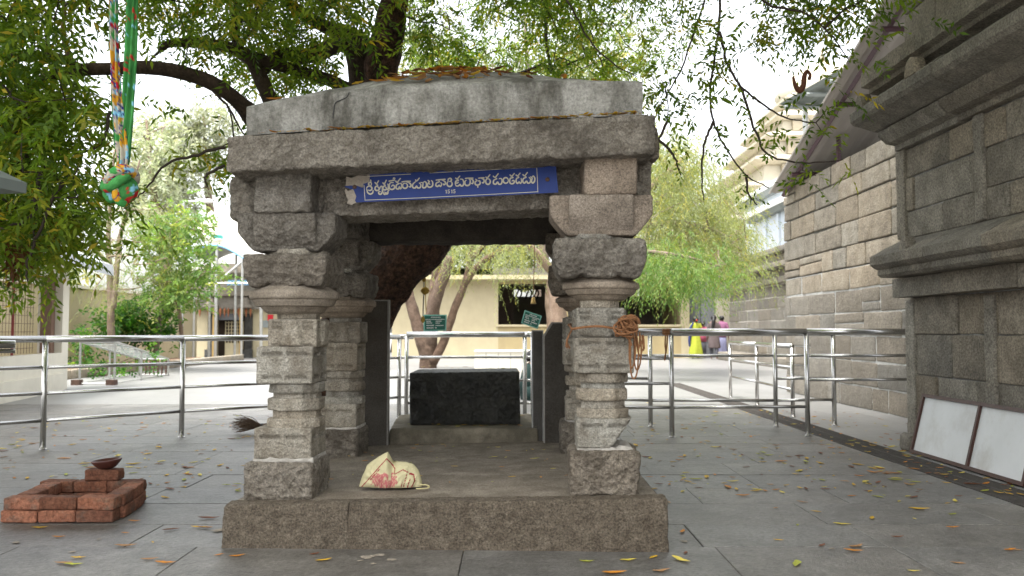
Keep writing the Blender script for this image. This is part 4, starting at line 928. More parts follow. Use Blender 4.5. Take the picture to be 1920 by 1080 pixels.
D1 = [(0, -3), (1.6, -4.5), (1.6, 4.5)]; D5 = [(4.0, -4.4), (.6, -4.4), (.3, -.6), (2.6, -1.2), (4.2, .8), (3.4, 3.8), (1.2, 4.4), (0, 3.2)]
for k, (dg, x) in enumerate(((D1, 835.5), (D5, 839.6), (D1, 846.2), (D5, 850.2))):
    obj('numeral', ribbon([(x + a * .78, 359.2 - k * .15 + b * .72) for a, b in dg], 1.3, smooth=False), M['sign_cream'], NB)
fr = [[(691, 330.6), (740, 328), (770, 326.4)], [(806, 324.3), (850, 321.9)], [(853, 321.7), (930, 317.6), (1006, 313.6)], [(1006.3, 313), (1007.6, 336), (1008.5, 360.3)], [(1008.8, 359.6), (900, 365.4), (780, 371.3), (684, 375.3)], [(684.4, 374.8), (683.4, 360), (682.6, 347)]]
for st in fr: obj('border_line', ribbon(st, 1.1, smooth=False), M['sign_cream'], NB)
for px, py in ((665, 350.5), (1026.5, 336.5)): obj('rivet', xf(lathe(0, 0, [(.012, 0), (.011, .004), (.006, .007), (.001, .008)], 12), SGN(px, py, .002), rx=R(90)), M['rust'], NB, True)
for pts in ([(647, 333), (693, 326), (695, 344), (672, 352), (650, 346)], [(648, 352), (665, 356), (666, 381), (650, 381)]):
    obj('cement_pad', patch(pts, 4.405, 1), M['patch'], PV)

# ------------------------------------------------------------------ things at the back of the pavilion
pl = thing('cement_plinth', 'low dark cement plinth at the back of the pavilion floor', 'plinth', (-0.4, 6.9, 0))
obj('plinth_body', hexa([[[(XX(729, 6.38), 6.38, -.02), (XX(1012, 6.38), 6.38, -.02)], [(XX(745, 7.55), 7.55, -.02), (XX(998, 7.55), 7.55, -.02)]], [[(XX(732, 6.40), 6.40, .318), (XX(1008, 6.40), 6.40, .325)], [(XX(748, 7.5), 7.5, .318), (XX(995, 7.5), 7.5, .325)]]], 0.05, 0.02, 0.01, 7, 9), M['plinth'], pl, True)
bk = hexa([[[(XX(769, 6.62), 6.62, .325), (XX(976, 6.62), 6.62, .33)], [(XX(775, 7.2), 7.2, .325), (XX(974, 7.2), 7.2, .33)]], [[(XX(768, 6.62), 6.62, ZZ(699, 6.62)), (XX(974, 6.62), 6.62, ZZ(696, 6.62))], [(XX(784, 7.2), 7.2, ZZ(697, 6.75)), (XX(970, 7.2), 7.2, ZZ(695, 6.72))]]], 0.02, 0.012, 0.0, 8)
V = bk[0].copy(); fr_ = V[:, 1] < 6.75; V[:, 1] += np.where(fr_, 0.06 * fbm(V * 15, 4) * np.clip((V[:, 2] - .34) * 10, 0, 1) * np.clip((0.72 - V[:, 2]) * 14, 0, 1), 0)
tag(obj('black_stone_block', (V, bk[1]), M['black_stone'], smooth=False), 'black rough-hewn granite block resting on the cement plinth', 'stone block')
def upright(name, label, px0, px1, ytop, d, th, cham=0.0, zb=0.18):
    x0, x1 = XX(px0, d), XX(px1, d); zt_ = ZZ(ytop, d)
    t = thing(name, label, 'stone slab', ((x0 + x1) / 2, d, 0))
    def body(y0, y1, g):
        pts = [(x0 + g, zb), (x1 - g, zb), (x1 - g, zt_ - g), (x0 + g + cham, zt_ - g), (x0 + g, zt_ - g - cham * 1.6)] if cham else [(x0 + g, zb), (x1 - g, zb), (x1 - g, zt_ - g), (x0 + g, zt_ - g)]
        return loft([np.array([(a, y0, b) for a, b in pts])[::-1], np.array([(a, y1, b) for a, b in pts])[::-1]])
    obj('slab_face', body(d - .006, d - .002, .010), M['slab_dark'], t); obj('slab_core', body(d, d + th, 0), M['slab_edge'], t)
upright('upright_slab', 'tall dark stone slab standing beside the rear left pillar', 622, 729, 562, 6.36, 0.07)
upright('upright_slab', 'narrow dark stone slab at the plinth end, lower of the right pair', 997, 1019, 619, 6.42, 0.08)
upright('upright_slab', 'dark stone slab with a sloped top corner beside the rear right pillar', 1019, 1075, 604, 6.30, 0.07, 0.06)

# ------------------------------------------------------------------ cloth bag with red print
def bag():
    ns_, nt_ = 150, 90
    outx = np.array([278, 330, 430, 520, 640, 740, 820, 870, 925, 1000, 1150, 1300, 1400, 1450, 1475]); outy = np.array([770, 600, 370, 300, 225, 165, 125, 220, 312, 305, 310, 355, 470, 590, 700])
    db = 4.49; base = P(668, 918, db); sc = 4.49 / 1600 / 10.105
    V, C = [], []
    for i in range(ns_):
        s = i / (ns_ - 1); zx = 278 + s * 1197; h = (775 - np.interp(zx, outx, outy)) * sc
        x = base[0] + (zx - 278) * sc; D = 0.095 * math.sin(math.pi * min(max(s * .96 + .02, 0), 1)) ** 0.6 + 0.004
        for j in range(nt_):
            t = j / (nt_ - 1) * math.pi
            pinch = math.exp(-((zx - 940) / 60) ** 2) * 0.035 * math.sin(t)
            y = db + .09 - D * math.cos(t) * (0.55 + 0.45 * math.sin(t) ** 0.4) * (1 - .35 * math.sin(t)) + (pinch if t < 1.6 else 0)
            z = base[2] + 0.002 + h * math.sin(t) ** 0.75
            V.append((x, y, z))
            # print on the front, in the pixels of a 10.1x enlargement
            zy = 775 - (z - base[2]) / sc; col = np.array((0.50, 0.45, 0.27))
            if t < 1.5:
                def seg(ax, ay, bx, by, w):
                    tt_ = max(0, min(1, ((zx - ax) * (bx - ax) + (zy - ay) * (by - ay)) / ((bx - ax) ** 2 + (by - ay) ** 2))); return math.hypot(zx - ax - tt_ * (bx - ax), zy - ay - tt_ * (by - ay)) < w
                red = seg(340, 765, 818, 230, 9) or seg(818, 230, 968, 420, 9) or seg(968, 420, 975, 510, 8) or seg(975, 515, 1130, 432, 8) or seg(1130, 432, 1230, 480, 9) or seg(1260, 510, 1330, 525, 14) or seg(1330, 525, 1355, 640, 10) or seg(1355, 640, 1290, 770, 9)
                txt = (seg(515, 615, 690, 420, 12) or seg(1205, 520, 1150, 740, 10) or seg(1275, 590, 1215, 770, 10) or seg(1140, 630, 1105, 745, 6)) and (int((zx * .7 + zy * 1.1) / 16) % 3 != 0)
                bl = ((zx - 790) / 250) ** 2 + ((zy - 640) / 150) ** 2 < 1 + 0.35 * math.sin(zx * .045) * math.sin(zy * .06) and zy > 470 and not (((zx - 800) / 26) ** 2 + ((zy - 585) / 26) ** 2 < 1) and not (870 < zx < 910 and zy < 620)
                if red or txt: col = np.array((0.27, 0.035, 0.045))
                elif bl: col = np.array((0.40, 0.12, 0.12)) if (math.sin(zx * .13 + 2 * math.sin(zy * .05)) * math.sin(zy * .14 + math.sin(zx * .06)) > -.25) else np.array((0.46, 0.30, 0.2))
            C.append(col)
    V = np.array(V); V[:, 1] += 0.016 * (np.abs(fbm(V * 16, 3)) - .2) + 0.008 * fbm(V * 30, 5) + 0.004 * fbm(V * 60, 8); V[:, 2] = np.maximum(V[:, 2] + 0.004 * fbm(V * 26, 6) * (V[:, 2] > base[2] + .02), base[2] + .001)
    idx = np.arange(ns_ * nt_).reshape(ns_, nt_)
    q = np.stack([idx[:-1, :-1], idx[1:, :-1], idx[1:, 1:], idx[:-1, 1:]], -1).reshape(-1, 4)
    return V, q, np.array(C)
V, q, C = bag()
BG = thing('cloth_bag', 'pale yellow cloth carrier bag with red print lying on the pavilion floor', 'bag', (V[:, 0].mean(), V[:, 1].mean(), V[:, 2].min()))
obj('bag_body', (V, q), M['bagcloth'], BG, True, col=C)
hp = smooth_path([P(785, 909, 4.56), P(798, 907, 4.54), P(804, 911, 4.52), P(800, 916, 4.50), P(780, 917, 4.49)], 6)
hv, hf = tube(hp, 0.006, 6); hv[:, 2] = hv[:, 2].min() + (hv[:, 2] - hv[:, 2].min()) * .6 + .004
obj('bag_handle', (hv, hf), M['bagcloth'], BG, True, col=np.tile((0.48, 0.42, 0.22), (len(hv), 1)))

# ------------------------------------------------------------------ coir rope on the right pillar
RP = thing('coir_rope', 'brown coir rope knotted round the right pillar with hanging loops', 'rope', P(1175, 650, 4.22))
def rp(pts, r=0.0055, n=8): return tube(smooth_path(pts, n), r, 6)
xc, yc = XX(1128, 4.25), 4.39; hw = 0.145
zr = lambda a, b, t: ZZ(a + (b - a) * t, 4.22)
obj('rope_turn', join([rp([(XX(1072, 4.23), 4.235, ZZ(617, 4.23)), (XX(1100, 4.22), 4.222, ZZ(613, 4.22)), (XX(1125, 4.22), 4.215, ZZ(612, 4.22)), (XX(1160, 4.22), 4.215, ZZ(617, 4.22))], 0.0065), rp([(XX(1072, 4.23), 4.235, ZZ(617, 4.23)), (xc - hw, yc, ZZ(612, 4.4)), (xc - hw + .01, yc + .14, ZZ(608, 4.5)), (xc, yc + hw, ZZ(608, 4.5)), (xc + hw, yc + .13, ZZ(605, 4.5)), (xc + hw, yc, ZZ(608, 4.4)), (XX(1178, 4.22), 4.22, ZZ(612, 4.22))], 0.0065)]), M['rope'], RP)
kn = []
rr = random.Random(9)
for k in range(26):
    c = np.array(P(1174 + rr.uniform(-10, 14), 614 + rr.uniform(-9, 9), 4.20 + rr.uniform(-.02, .02))); rad = rr.uniform(.02, .05); ax = rr.uniform(0, 6.3); el = rr.uniform(-.9, .9)
    u = np.array((math.cos(ax), math.sin(ax) * .6, 0)); w = np.array((-math.sin(ax) * math.sin(el), math.cos(ax) * math.sin(el), math.cos(el)))
    kn.append(rp([c + u * rad * math.cos(t) + w * rad * .8 * math.sin(t) + RNG.normal(0, .004, 3) for t in np.linspace(0, 5.6, 7)], 0.0048, 5))
obj('rope_knot', join(kn), M['rope'], RP)
lp = []
for k, (x0, yb, w) in enumerate(((1190, 710, 9), (1196, 694, 8), (1201, 668, 7), (1186, 690, 7), (1198, 655, 6), (1204, 645, 5))):
    d = 4.235 + .01 * (k % 3)
    lp.append(rp([P(x0 - w, 622, d), P(x0 - w + 1, 650, d), P(x0 - w * .8, yb - 14, d), P(x0 - w * .2, yb, d), P(x0 + w * .5, yb - 12, d), P(x0 + w * .8, 655, d), P(x0 + w * .4, 628, d)], 0.0042))
obj('rope_loop', join(lp), M['rope'], RP)
obj('rope_tail', join([rp([P(1073, 617, 4.225), P(1067, 628, 4.22), P(1063, 640, 4.22), P(1061 + k * 2.4, 650 + (k % 2) * 3, 4.22 + .006 * k)], 0.0042) for k in range(4)] + [rp([P(1172, 618, 4.19), P(1178, 632, 4.195), P(1184, 648, 4.20)], 0.006)]), M['rope'], RP)
rp2 = tag(obj('rope_tie', join([xf(lathe(0, 0, [(.034, -.03), (.04, -.015), (.036, 0), (.041, .015), (.035, .03)], 12), P(1249, 622, 8.38)), rp([P(1252, 626, 8.35), P(1250, 650, 8.34), P(1246, 676, 8.35)], .008), rp([P(1248, 626, 8.35), P(1247, 645, 8.34), P(1249, 662, 8.35)], .008)]), M['rope']), 'brown rope tied round the steel railing post right of the pavilion', 'rope')

# ------------------------------------------------------------------ brick fire pit with clay bowl
BP = thing('brick_fire_pit', 'square pit of two courses of loose red bricks on the paving', 'fire pit', (-2.5, 4.97, 0))
BR = []
for s in range(5):
    V, f = rbox((0.2, 0.1, 0.066), 0.03, 0.010, 0.0055, seed=s * 9 + 1, freq=22); me = bpy.data.meshes.new('brick'); me.from_pydata(V.tolist(), [], f.tolist()); me.materials.append(M['brick']); me.polygons.foreach_set('use_smooth', np.ones(len(f), bool)); BR.append(me)
def brick(x, y, z, rz): 
    o = put('brick', BR[random.randrange(5)], BP, (x, y, z)); o.rotation_euler = (random.uniform(-.02, .02), random.uniform(-.02, .02), rz + random.uniform(-.03, .03)); return o
x0, y0 = -2.80, 4.72
for lvl in (0, 1):
    z = 0.034 + lvl * 0.068; o = 0.012 * lvl
    for k in range(3): brick(x0 + .10 + k * .207 + o * (1 if k == 0 else .3), y0 + .05 + o * .3, z, 0)
    for k in range(2): brick(x0 + .568 - o * .4 - k * .03, y0 + .207 + k * .205, z, R(90) + .14); brick(x0 + .05 + o - k * .03, y0 + .207 + k * .205, z, R(90) + .14)
    for k in range(3): brick(x0 + .03 + k * .206, y0 + .56 + o * .2, z, 0)
brick(x0 + .30, y0 + .57, 0.034 + .136, .05); 
bx_, by_, bz_ = x0 + .315, y0 + .565, 0.206
CBW = tag(obj('clay_bowl', xf(loft([ring(0, 0, z, 2 * r, 2 * r, 1, 30) for r, z in ((.032, 0), (.05, .006), (.074, .03), (.086, .045), (.088, .052), (.082, .054), (.070, .036), (.045, .014), (.01, .010))]), (bx_, by_, bz_), ry=R(-5)), M['clay'], smooth=True), 'dark brown clay bowl on the brick pit', 'bowl')

# ------------------------------------------------------------------ twig broom
BM = thing('twig_broom', 'twig broom lying on the bright paving behind the left pillar', 'broom', G(470, 812))
bs = []
hd = P(492, 799, 8.75)
for k in range(150):
    a = rr.gauss(0, 1); tipx = 448 + rr.gauss(0, 9); py = 797 + rr.gauss(0, 9)
    tp = P(tipx - (6 if rr.random() < .1 else 0), min(py, 811), 8.75 + rr.uniform(-.12, .12)); tp[2] = max(tp[2], .006)
    md = hd + (tp - hd) * .5 + (0, rr.uniform(-.05, .05), rr.uniform(-.01, .03)); md[2] = max(md[2], .01)
    bs.append(tube(smooth_path([hd + (0, rr.uniform(-.015, .015), rr.uniform(-.015, .015)), md, tp], 3), [.004, .003, .0015], 3))
tag(obj('bristles', join(bs), M['broom'], BM), kind='stuff')
obj('handle', tube(smooth_path([hd, P(505, 797, 8.76), P(545, 800, 8.85)]), [.022, .018, .016], 8), M['broom'], BM)
obj('binding', tube([P(487, 799, 8.75), P(494, 798.5, 8.75)], .026, 8), M['black'], BM)

# ------------------------------------------------------------------ steel railings
def railing(label, posts, ztop, spans, ends=(0, 0), r=0.030, pr=0.025):
    """posts (x, y); spans = list of rail heights for every bay, the bays beyond the end posts included"""
    p = [np.array(q, float) for q in posts]
    t = thing('steel_railing', label, 'railing', (*p[0], 0), 'stainless steel railings of the queue lanes')
    u0 = (p[1] - p[0]) / np.linalg.norm(p[1] - p[0]); u1 = (p[-1] - p[-2]) / np.linalg.norm(p[-1] - p[-2])
    line = ([p[0] - u0 * ends[0]] if ends[0] else []) + p + ([p[-1] + u1 * ends[1]] if ends[1] else [])
    for q in p:
        obj('post', rod((*q, 0), (*q, ztop - r * .6), pr, 14), M['steel'], t, True)
        obj('post_foot', lathe(q[0], q[1], [(pr + .012, 0.002), (pr + .012, .006), (pr + .002, .010)], 14), M['steel'], t)
    for i in range(len(line) - 1):
        a, b = line[i], line[i + 1]
        obj('top_rail', rod((*a, ztop), (*b, ztop), r, 16), M['steel'], t, True)
        for z in spans[i]: obj('rail', rod((*a, z), (*b, z), 0.0165, 10), M['steel'], t, True)
    return t
M4 = (.725, .495, .255)
railing('long steel railing running back from the left edge behind the pavilion', [G(80, 843)[:2], G(340, 820)[:2], (-2.36, 9.25), G(748, 785)[:2]], .975, [M4] * 5, (1.6, .2))
s_ = P(0, 646, 6.3)
railing('short steel railing end poking in at the far left edge', [(s_[0] - 1.7, 5.6), (s_[0] - .35, 6.15)], .95, [(.9,), (.9,)], (0, .48))
railing('steel railing with green notices behind the black stone block', [G(757, 786)[:2] + (.03, 0), G(984, 786)[:2]], 1.005, [(.735, .46, .19)] * 2, (0, .12), .034)
railing('single steel post and stub rail at the plinth right end', [G(999, 792)[:2], G(1010, 800)[:2]], 1.0, [(.735, .46, .19)])
railing('front steel railing right of the pavilion, reaching the temple wall', [G(1040, 822)[:2], G(1260, 820)[:2], G(1515, 818)[:2]], 1.04, [(.777, .53, .294), (.294,), (.80, .56)], (0, 1.1), .032)
railing('second steel railing right of the pavilion, behind the front one', [G(1000, 799)[:2] + (.3, .3), G(1220, 800)[:2], G(1455, 800)[:2], G(1565, 798)[:2]], 1.02, [(.776, .525, .286), (.776, .286), (.776, .525, .286)])
railing('steel queue railing running back along the pale stone wall', [G(1487, 782)[:2], G(1420, 760)[:2], G(1370, 745)[:2]], 0.86, [(.60, .33), (.60, .33)])

# ------------------------------------------------------------------ leaning white boards
def board(label, y0, y1, div):
    t = thing('framed_board', label, 'board', (3.45, (y0 + y1) / 2, 0))
    bx0, bz0, bx1, bz1 = 3.43, 0.006, 3.555, 0.505
    up = np.array((bx1 - bx0, 0, bz1 - bz0)); up /= np.linalg.norm(up); nn = np.array((-up[2], 0, up[0])); Ln = math.hypot(bx1 - bx0, bz1 - bz0)
    def lb(u0, u1, v0, v1, w0, w1):
        V, f = box(u0, u1, v0, v1, w0, w1)
        return np.array([np.array((bx0, p[0], bz0)) + up * p[1] + nn * p[2] for p in V]), [q_[::-1] for q_ in f]
    ys = [y0] + div + [y1]
    for y in ys: obj('frame_stile', lb(y - .014, y + .014, 0, Ln, -.004, .028), M['frame_brown'], t)
    for v in (0, Ln - .028): obj('frame_rail', lb(y0, y1, v, v + .028, -.005, .027), M['frame_brown'], t)
    for i in range(len(ys) - 1): obj('white_panel', lb(ys[i] + .014, ys[i + 1] - .014, .02, Ln - .02, .002, .008), M['board'], t)
board('long white board in a brown frame leaning against the temple wall', 5.76, 7.36, [6.47])
board('second white framed board cut off at the right edge', 4.0, 5.70, [4.85])

# ------------------------------------------------------------------ green notices, bell, chain with gilt pendants
def notice(label, corners, d, seed):
    c = [np.array(q) for q in corners]   # TL TR BR BL pixels
    t = thing('green_notice', label, 'sign', P(*np.mean(c, 0), d))
    bl = lambda u, v: c[0] * (1 - u) * (1 - v) + c[1] * u * (1 - v) + c[2] * u * v + c[3] * (1 - u) * v
    def quad(u0, u1, v0, v1, o, th=.004):
        p = [P(*bl(u, v), d - o) for u, v in ((u0, v0), (u1, v0), (u1, v1), (u0, v1))]; b = [q + (0, th, 0) for q in p]
        return np.array(p + b), [(0, 3, 2, 1), (4, 5, 6, 7), (0, 1, 5, 4), (1, 2, 6, 5), (2, 3, 7, 6), (3, 0, 4, 7)]
    obj('plate', quad(0, 1, 0, 1, 0, .008), M['sign_mint'], t); obj('field', quad(.055, .945, .075, .925, .003, .002), M['sign_green'], t)
    r = random.Random(seed); tx = []
    for (u0, u1, v, h) in ((.33, .75, .16, .07), (.1, .92, .29, .06), (.13, .33, .40, .07), (.53, .80, .40, .07), (.13, .37, .51, .07), (.53, .72, .52, .07), (.13, .46, .66, .08), (.52, .88, .67, .08), (.13, .44, .81, .09), (.5, .58, .81, .08)):
        u = u0
        while u < u1:
            w = r.uniform(.03, .055); hh = h * r.uniform(.55, 1)
            tx.append(quad(u, min(u + w * .8, u1), v - hh / 2, v + hh / 2, .005, .001)); u += w
    tag(obj('lettering', join(tx), M['white'], t), kind='stuff')
notice('upright green notice with white lettering on the middle railing', [(793.5, 590), (837.5, 590), (836.5, 620), (794.5, 621)], 10.02, 1)
notice('tilted green notice on the middle railing near the dark slabs', [(984, 581.5), (1016, 592.5), (1008, 617), (977, 606)], 10.0, 2)
bl_ = thing('brass_bell', 'small brass bell hanging on a thin cord from the tree', 'bell', P(1000, 572, 9.6))
b0 = P(1000, 562, 9.6)
obj('bell_body', lathe(b0[0], b0[1], [(.012, b0[2] + .025), (.018, b0[2] + .02), (.020, b0[2]), (.026, b0[2] - .025), (.034, b0[2] - .045), (.030, b0[2] - .046)], 16), M['brass'], bl_, True); obj('cord', rod(b0 + (0, 0, .02), P(1003, 420, 9.6), .004, 5), M['rope'], bl_)
cn = thing('pendant_chain', 'hanging chain with gilt pendants beside the leaning tree trunk', 'chain', P(794, 600, 8.9))
obj('chain', tube([P(794, 455, 8.9), P(795, 530, 8.9), P(793, 596, 8.9)], .007, 6), M['galv'], cn)
for px, py, w, h in ((795, 524, 4.5, 5), (797, 545, 9, 8), (793, 599, 4, 7)):
    q = P(px, py, 8.88); s = 8.88 / 1600; obj('pendant', xf(lathe(0, 0, [(.001, -h * s), (w * s * .7, -h * s * .6), (w * s, 0), (w * s * .7, h * s * .6), (.001, h * s)], 12), q, sc=(1, .35, 1)), M['gold'], cn, True)
obj('gilt_ribbon', tube(smooth_path([P(794, 470, 8.9), P(797, 510, 8.89), P(798, 560, 8.89), P(799, 585, 8.89)]), .005, 5), M['gold'], cn)

# ------------------------------------------------------------------ knotted printed cloth hanging from the branch
CL = thing('knotted_cloth', 'green and flowered cloth hanging from the tree in a big knot', 'cloth', P(228, 380, 4.0))
def printed(V, s):
    n1, n2, n3, n4 = fbm(V * 22, s), fbm(V * 28, s + 5), fbm(V * 30, s + 9), fbm(V * 20, s + 13)
    C = np.tile((0.46, 0.42, 0.33), (len(V), 1))
    C[n1 > .08] = (0.52, 0.27, 0.025); C[n2 > .36] = (0.48, 0.02, 0.03); C[n3 > .30] = (0.22, 0.48, 0.62); C[np.abs(n4) < .035] = (0.03, 0.03, 0.16); C[n4 > .24] = (0.06, 0.28, 0.07)
    return C
def green(V, s):
    C = np.tile((0.055, 0.22, 0.06), (len(V), 1)) * (1 + .5 * fbm(V * 18, s))[:, None]
    C[fbm(V * 24, s + 3) > .42] = (0.22, 0.48, 0.60); C[fbm(V * 26, s + 7) > .44] = (0.45, 0.03, 0.03)
    return C
def strip(pts, w, th, colf, s, name):
    p = smooth_path([P(*q) for q in pts], 22); n = len(p); k = 40; ang = np.arange(k) * 2 * math.pi / k
    tw = np.linspace(0, 2.2, n); ww = np.interp(np.linspace(0, 1, n), np.linspace(0, 1, len(w)), w)
    rg = []
    for i in range(n):
        x = np.cos(ang) * ww[i] * (1 + .16 * np.sin(ang * 5 + tw[i] * 3 + s)); y = np.sin(ang) * th * (1 + .8 * np.sin(ang * 6 + tw[i] * 4 + s))
        rg.append(np.stack([p[i, 0] + x, p[i, 1] + y, np.full(k, p[i, 2])], 1))
    VF = loft(rg); V = VF[0]; V = V + (.004 * fbm(V * 18, s))[:, None] * np.array((1, -1, 0))
    obj(name, (V, VF[1]), M['cloth'], CL, True, col=colf(V, s))
strip([(208, -150, 4.0), (212, -40, 4.0), (213, 60, 4.0), (217, 150, 3.99), (223, 220, 3.98), (230, 290, 3.98), (229, 318, 3.98)], [.016, .018, .019, .022, .026, .02], .016, printed, 3, 'flowered_strip')
strip([(256, -150, 4.02), (248, -20, 4.02), (245, 80, 4.02), (243, 150, 4.01), (238, 230, 4.0), (231, 300, 4.0), (230, 318, 4.0)], [.022, .026, .028, .026, .03, .022], .018, green, 5, 'green_strip')
strip([(212, 150, 4.03), (215, 200, 4.03), (222, 260, 4.02), (228, 310, 4.02)], [.008, .014, .02, .016], .012, green, 9, 'green_fold')
def blob(c, rx, ry, rz_, colf, s, name, tilt=0.0):
    VF = loft([ring(0, 0, math.sin(t) , 2 * math.cos(t) + 1e-3, 2 * math.cos(t) + 1e-3, 1, 40) for t in np.linspace(-1.5, 1.5, 26)]); V = VF[0]
    fold = 1 + .035 * np.sin(np.arctan2(V[:, 1], V[:, 0]) * 7 + V[:, 2] * 3 + s)
    V = V * fold[:, None] * (rx, ry, rz_); V = V @ np.array(Matrix.Rotation(tilt, 3, 'Y')).T + c; V = V + (.004 * fbm(V * 24, s))[:, None]
    obj(name, (V, VF[1]), M['cloth'], CL, True, col=colf(V, s))
blob(P(234, 356, 3.985), .060, .055, .066, green, 11, 'knot_fold', .3)
blob(P(213, 362, 4.0), .046, .045, .050, green, 14, 'knot_fold')
def wrap(pts, w, th, colf, s):
    p = smooth_path([P(*q) for q in pts], 12); VF = tube(p, np.interp(np.linspace(0, 1, len(p)), [0, .15, .85, 1], [w * .6, w, w, w * .6]), 24, .10, s); V = VF[0]; V = V + (.004 * fbm(V * 26, s))[:, None]
    obj('knot_wrap', (V, VF[1]), M['cloth'], CL, True, col=colf(V, s))
wrap([(256, 342, 4.04), (250, 324, 3.98), (232, 317, 3.94), (211, 326, 3.935), (198, 346, 3.97)], .024, .02, printed, 21)
wrap([(198, 336, 4.02), (198, 352, 3.96), (209, 349, 3.925), (226, 337, 3.92), (244, 332, 3.95)], .022, .02, green, 23)
wrap([(219, 350, 3.94), (218, 368, 3.935), (225, 379, 3.95), (236, 383, 3.98)], .017, .02, printed, 27)

# ================================================================== people
def body(parent, base, h, yaw, J, extra=()):
    """one continuous skinned body; J = joint positions of a 1.65 m figure that faces +y"""
    s = h / 1.65; V, E, Rd = [], [], []
    def v(p, r): V.append(p); Rd.append(r); return len(V) - 1
    pel = v(J.get('pelvis', (0, 0, .92)), .12); sp_ = v(J.get('spine', (0, 0, 1.10)), .105); ch = v(J.get('chest', (0, .0, 1.28)), .115); nk = v(J.get('neck', (0, .01, 1.41)), .05); hd = v(J.get('head', (0, .02, 1.52)), .085); tp = v(J.get('top', (0, .01, 1.60)), .06)
    ns = v(np.array(J.get('head', (0, .02, 1.52))) + (0, .095, -.01), .018)
    E += [(pel, sp_), (sp_, ch), (ch, nk), (nk, hd), (hd, tp), (hd, ns)]
    for sd, sg in (('l', -1), ('r', 1)):
        sh = v(J.get('sh' + sd, (sg * .155, 0, 1.35)), .052); el = v(J.get('el' + sd, (sg * .215, -.02, 1.08)), .038); wr = v(J.get('wr' + sd, (sg * .215, .09, .86)), .026)
        wv = np.array(V[wr]); dv = wv - np.array(V[el]); dv = dv / np.linalg.norm(dv); pm = v(tuple(wv + dv * .07), .03)
        E += [(ch, sh), (sh, el), (el, wr), (wr, pm)]
        side = np.cross(dv, (sg, 0, .2)); side /= np.linalg.norm(side)
        for k, ln in enumerate((.06, .075, .08, .07)):
            b = wv + dv * .085 + side * (k - 1.5) * .018; a1 = v(tuple(b), .0085); a2 = v(tuple(b + dv * ln * .55), .008); a3 = v(tuple(b + dv * ln - np.array((sg, 0, 0)) * .02), .007); E += [(pm, a1), (a1, a2), (a2, a3)]
        t1 = v(tuple(wv + dv * .03 - side * .04), .0095); t2 = v(tuple(wv + dv * .075 - side * .055), .008); E += [(wr, t1), (t1, t2)]
        hp = v(J.get('hp' + sd, (sg * .085, 0, .88)), .088); kn = v(J.get('kn' + sd, (sg * .095, .02, .48)), .056); an = v(J.get('an' + sd, (sg * .095, -.01, .08)), .038); he = v(tuple(np.array(J.get('an' + sd, (sg * .095, -.01, .08))) + (0, -.03, -.045)), .03); to = v(tuple(np.array(J.get('an' + sd, (sg * .095, -.01, .08))) + (sg * .01, .15, -.052)), .024)
        E += [(pel, hp), (hp, kn), (kn, an), (an, he), (an, to)]
    M3 = np.array(Matrix.Rotation(yaw, 3, 'Z')); W = (np.array(V) * s) @ M3.T
    me = bpy.data.meshes.new('body'); me.from_pydata(W.tolist(), E, []); me.materials.append(M['skin'])
    o = put('body', me, parent, base); md = o.modifiers.new('skin', 'SKIN'); md.use_smooth_shade = True
    for i, sv in enumerate(me.skin_vertices[0].data): sv.radius = (Rd[i] * s, Rd[i] * s); sv.use_root = (i == 0)
    ss_ = o.modifiers.new('sub', 'SUBSURF'); ss_.levels = 1; ss_.render_levels = 1
    return o, (lambda p: (np.array(p) * s) @ M3.T + np.array(base))
def garment(name, par, tf, secs, mat, n=20, cap=False, pleat=0.0):
    """sections (z, rx, ry, cx, cy) of the figure's own space"""
    rg = []
    for z, rx, ry, cx, cy in secs:
        a = np.arange(n) * 2 * math.pi / n; k = 1 + pleat * np.sin(a * 6) * max(0, (secs[-1][0] - z) / max(.01, secs[-1][0] - secs[0][0]))
        rg.append(np.array([tf((cx + math.cos(t) * rx * q, cy + math.sin(t) * ry * q, z)) for t, q in zip(a, k)]))
    return obj(name, loft(rg, True), M[mat], par, True)
def sleeve(par, tf, pts, rad, mat, name='sleeve'): return obj(name, tube(smooth_path([tf(p) for p in pts], 4), rad, 10), M[mat], par, True)
def hairdo(par, tf, hd, kind):
    hd = np.array(hd)
    parts = [[tf(hd + q) for q in ((0, -.03, -.06), (0, -.03, .0), (0, -.02, .06), (0, -.01, .105), (0, -.01, .118))]]
    rr_ = (.075, .104, .102, .06, .01)
    P_ = [tube(parts[0], rr_, 14)]
    if kind == 'bun': P_.append(lathe(*tf(hd + (0, -.12, -.02))[:2], [(.005, tf(hd)[2] - .07), (.045, tf(hd)[2] - .05), (.055, tf(hd)[2] - .015), (.04, tf(hd)[2] + .02), (.005, tf(hd)[2] + .035)], 10))
    if kind == 'tail': P_.append(tube(smooth_path([tf(hd + (0, -.09, .02)), tf(hd + (-.01, -.14, -.10)), tf(hd + (-.03, -.15, -.28)), tf(hd + (-.04, -.14, -.46)), tf(hd + (-.05, -.13, -.54))]), [.05, .065, .06, .045, .012], 10))
    return obj('hair', join(P_), M['hair'], par, True)
PG = 'people walking away towards the gate'
def standing(name_label, px, py, h, yaw, J=None):
    g = G(px, py); t = thing('person', name_label, 'person', g, PG); b, tf = body(t, g, h, yaw, J or {}); return t, b, tf
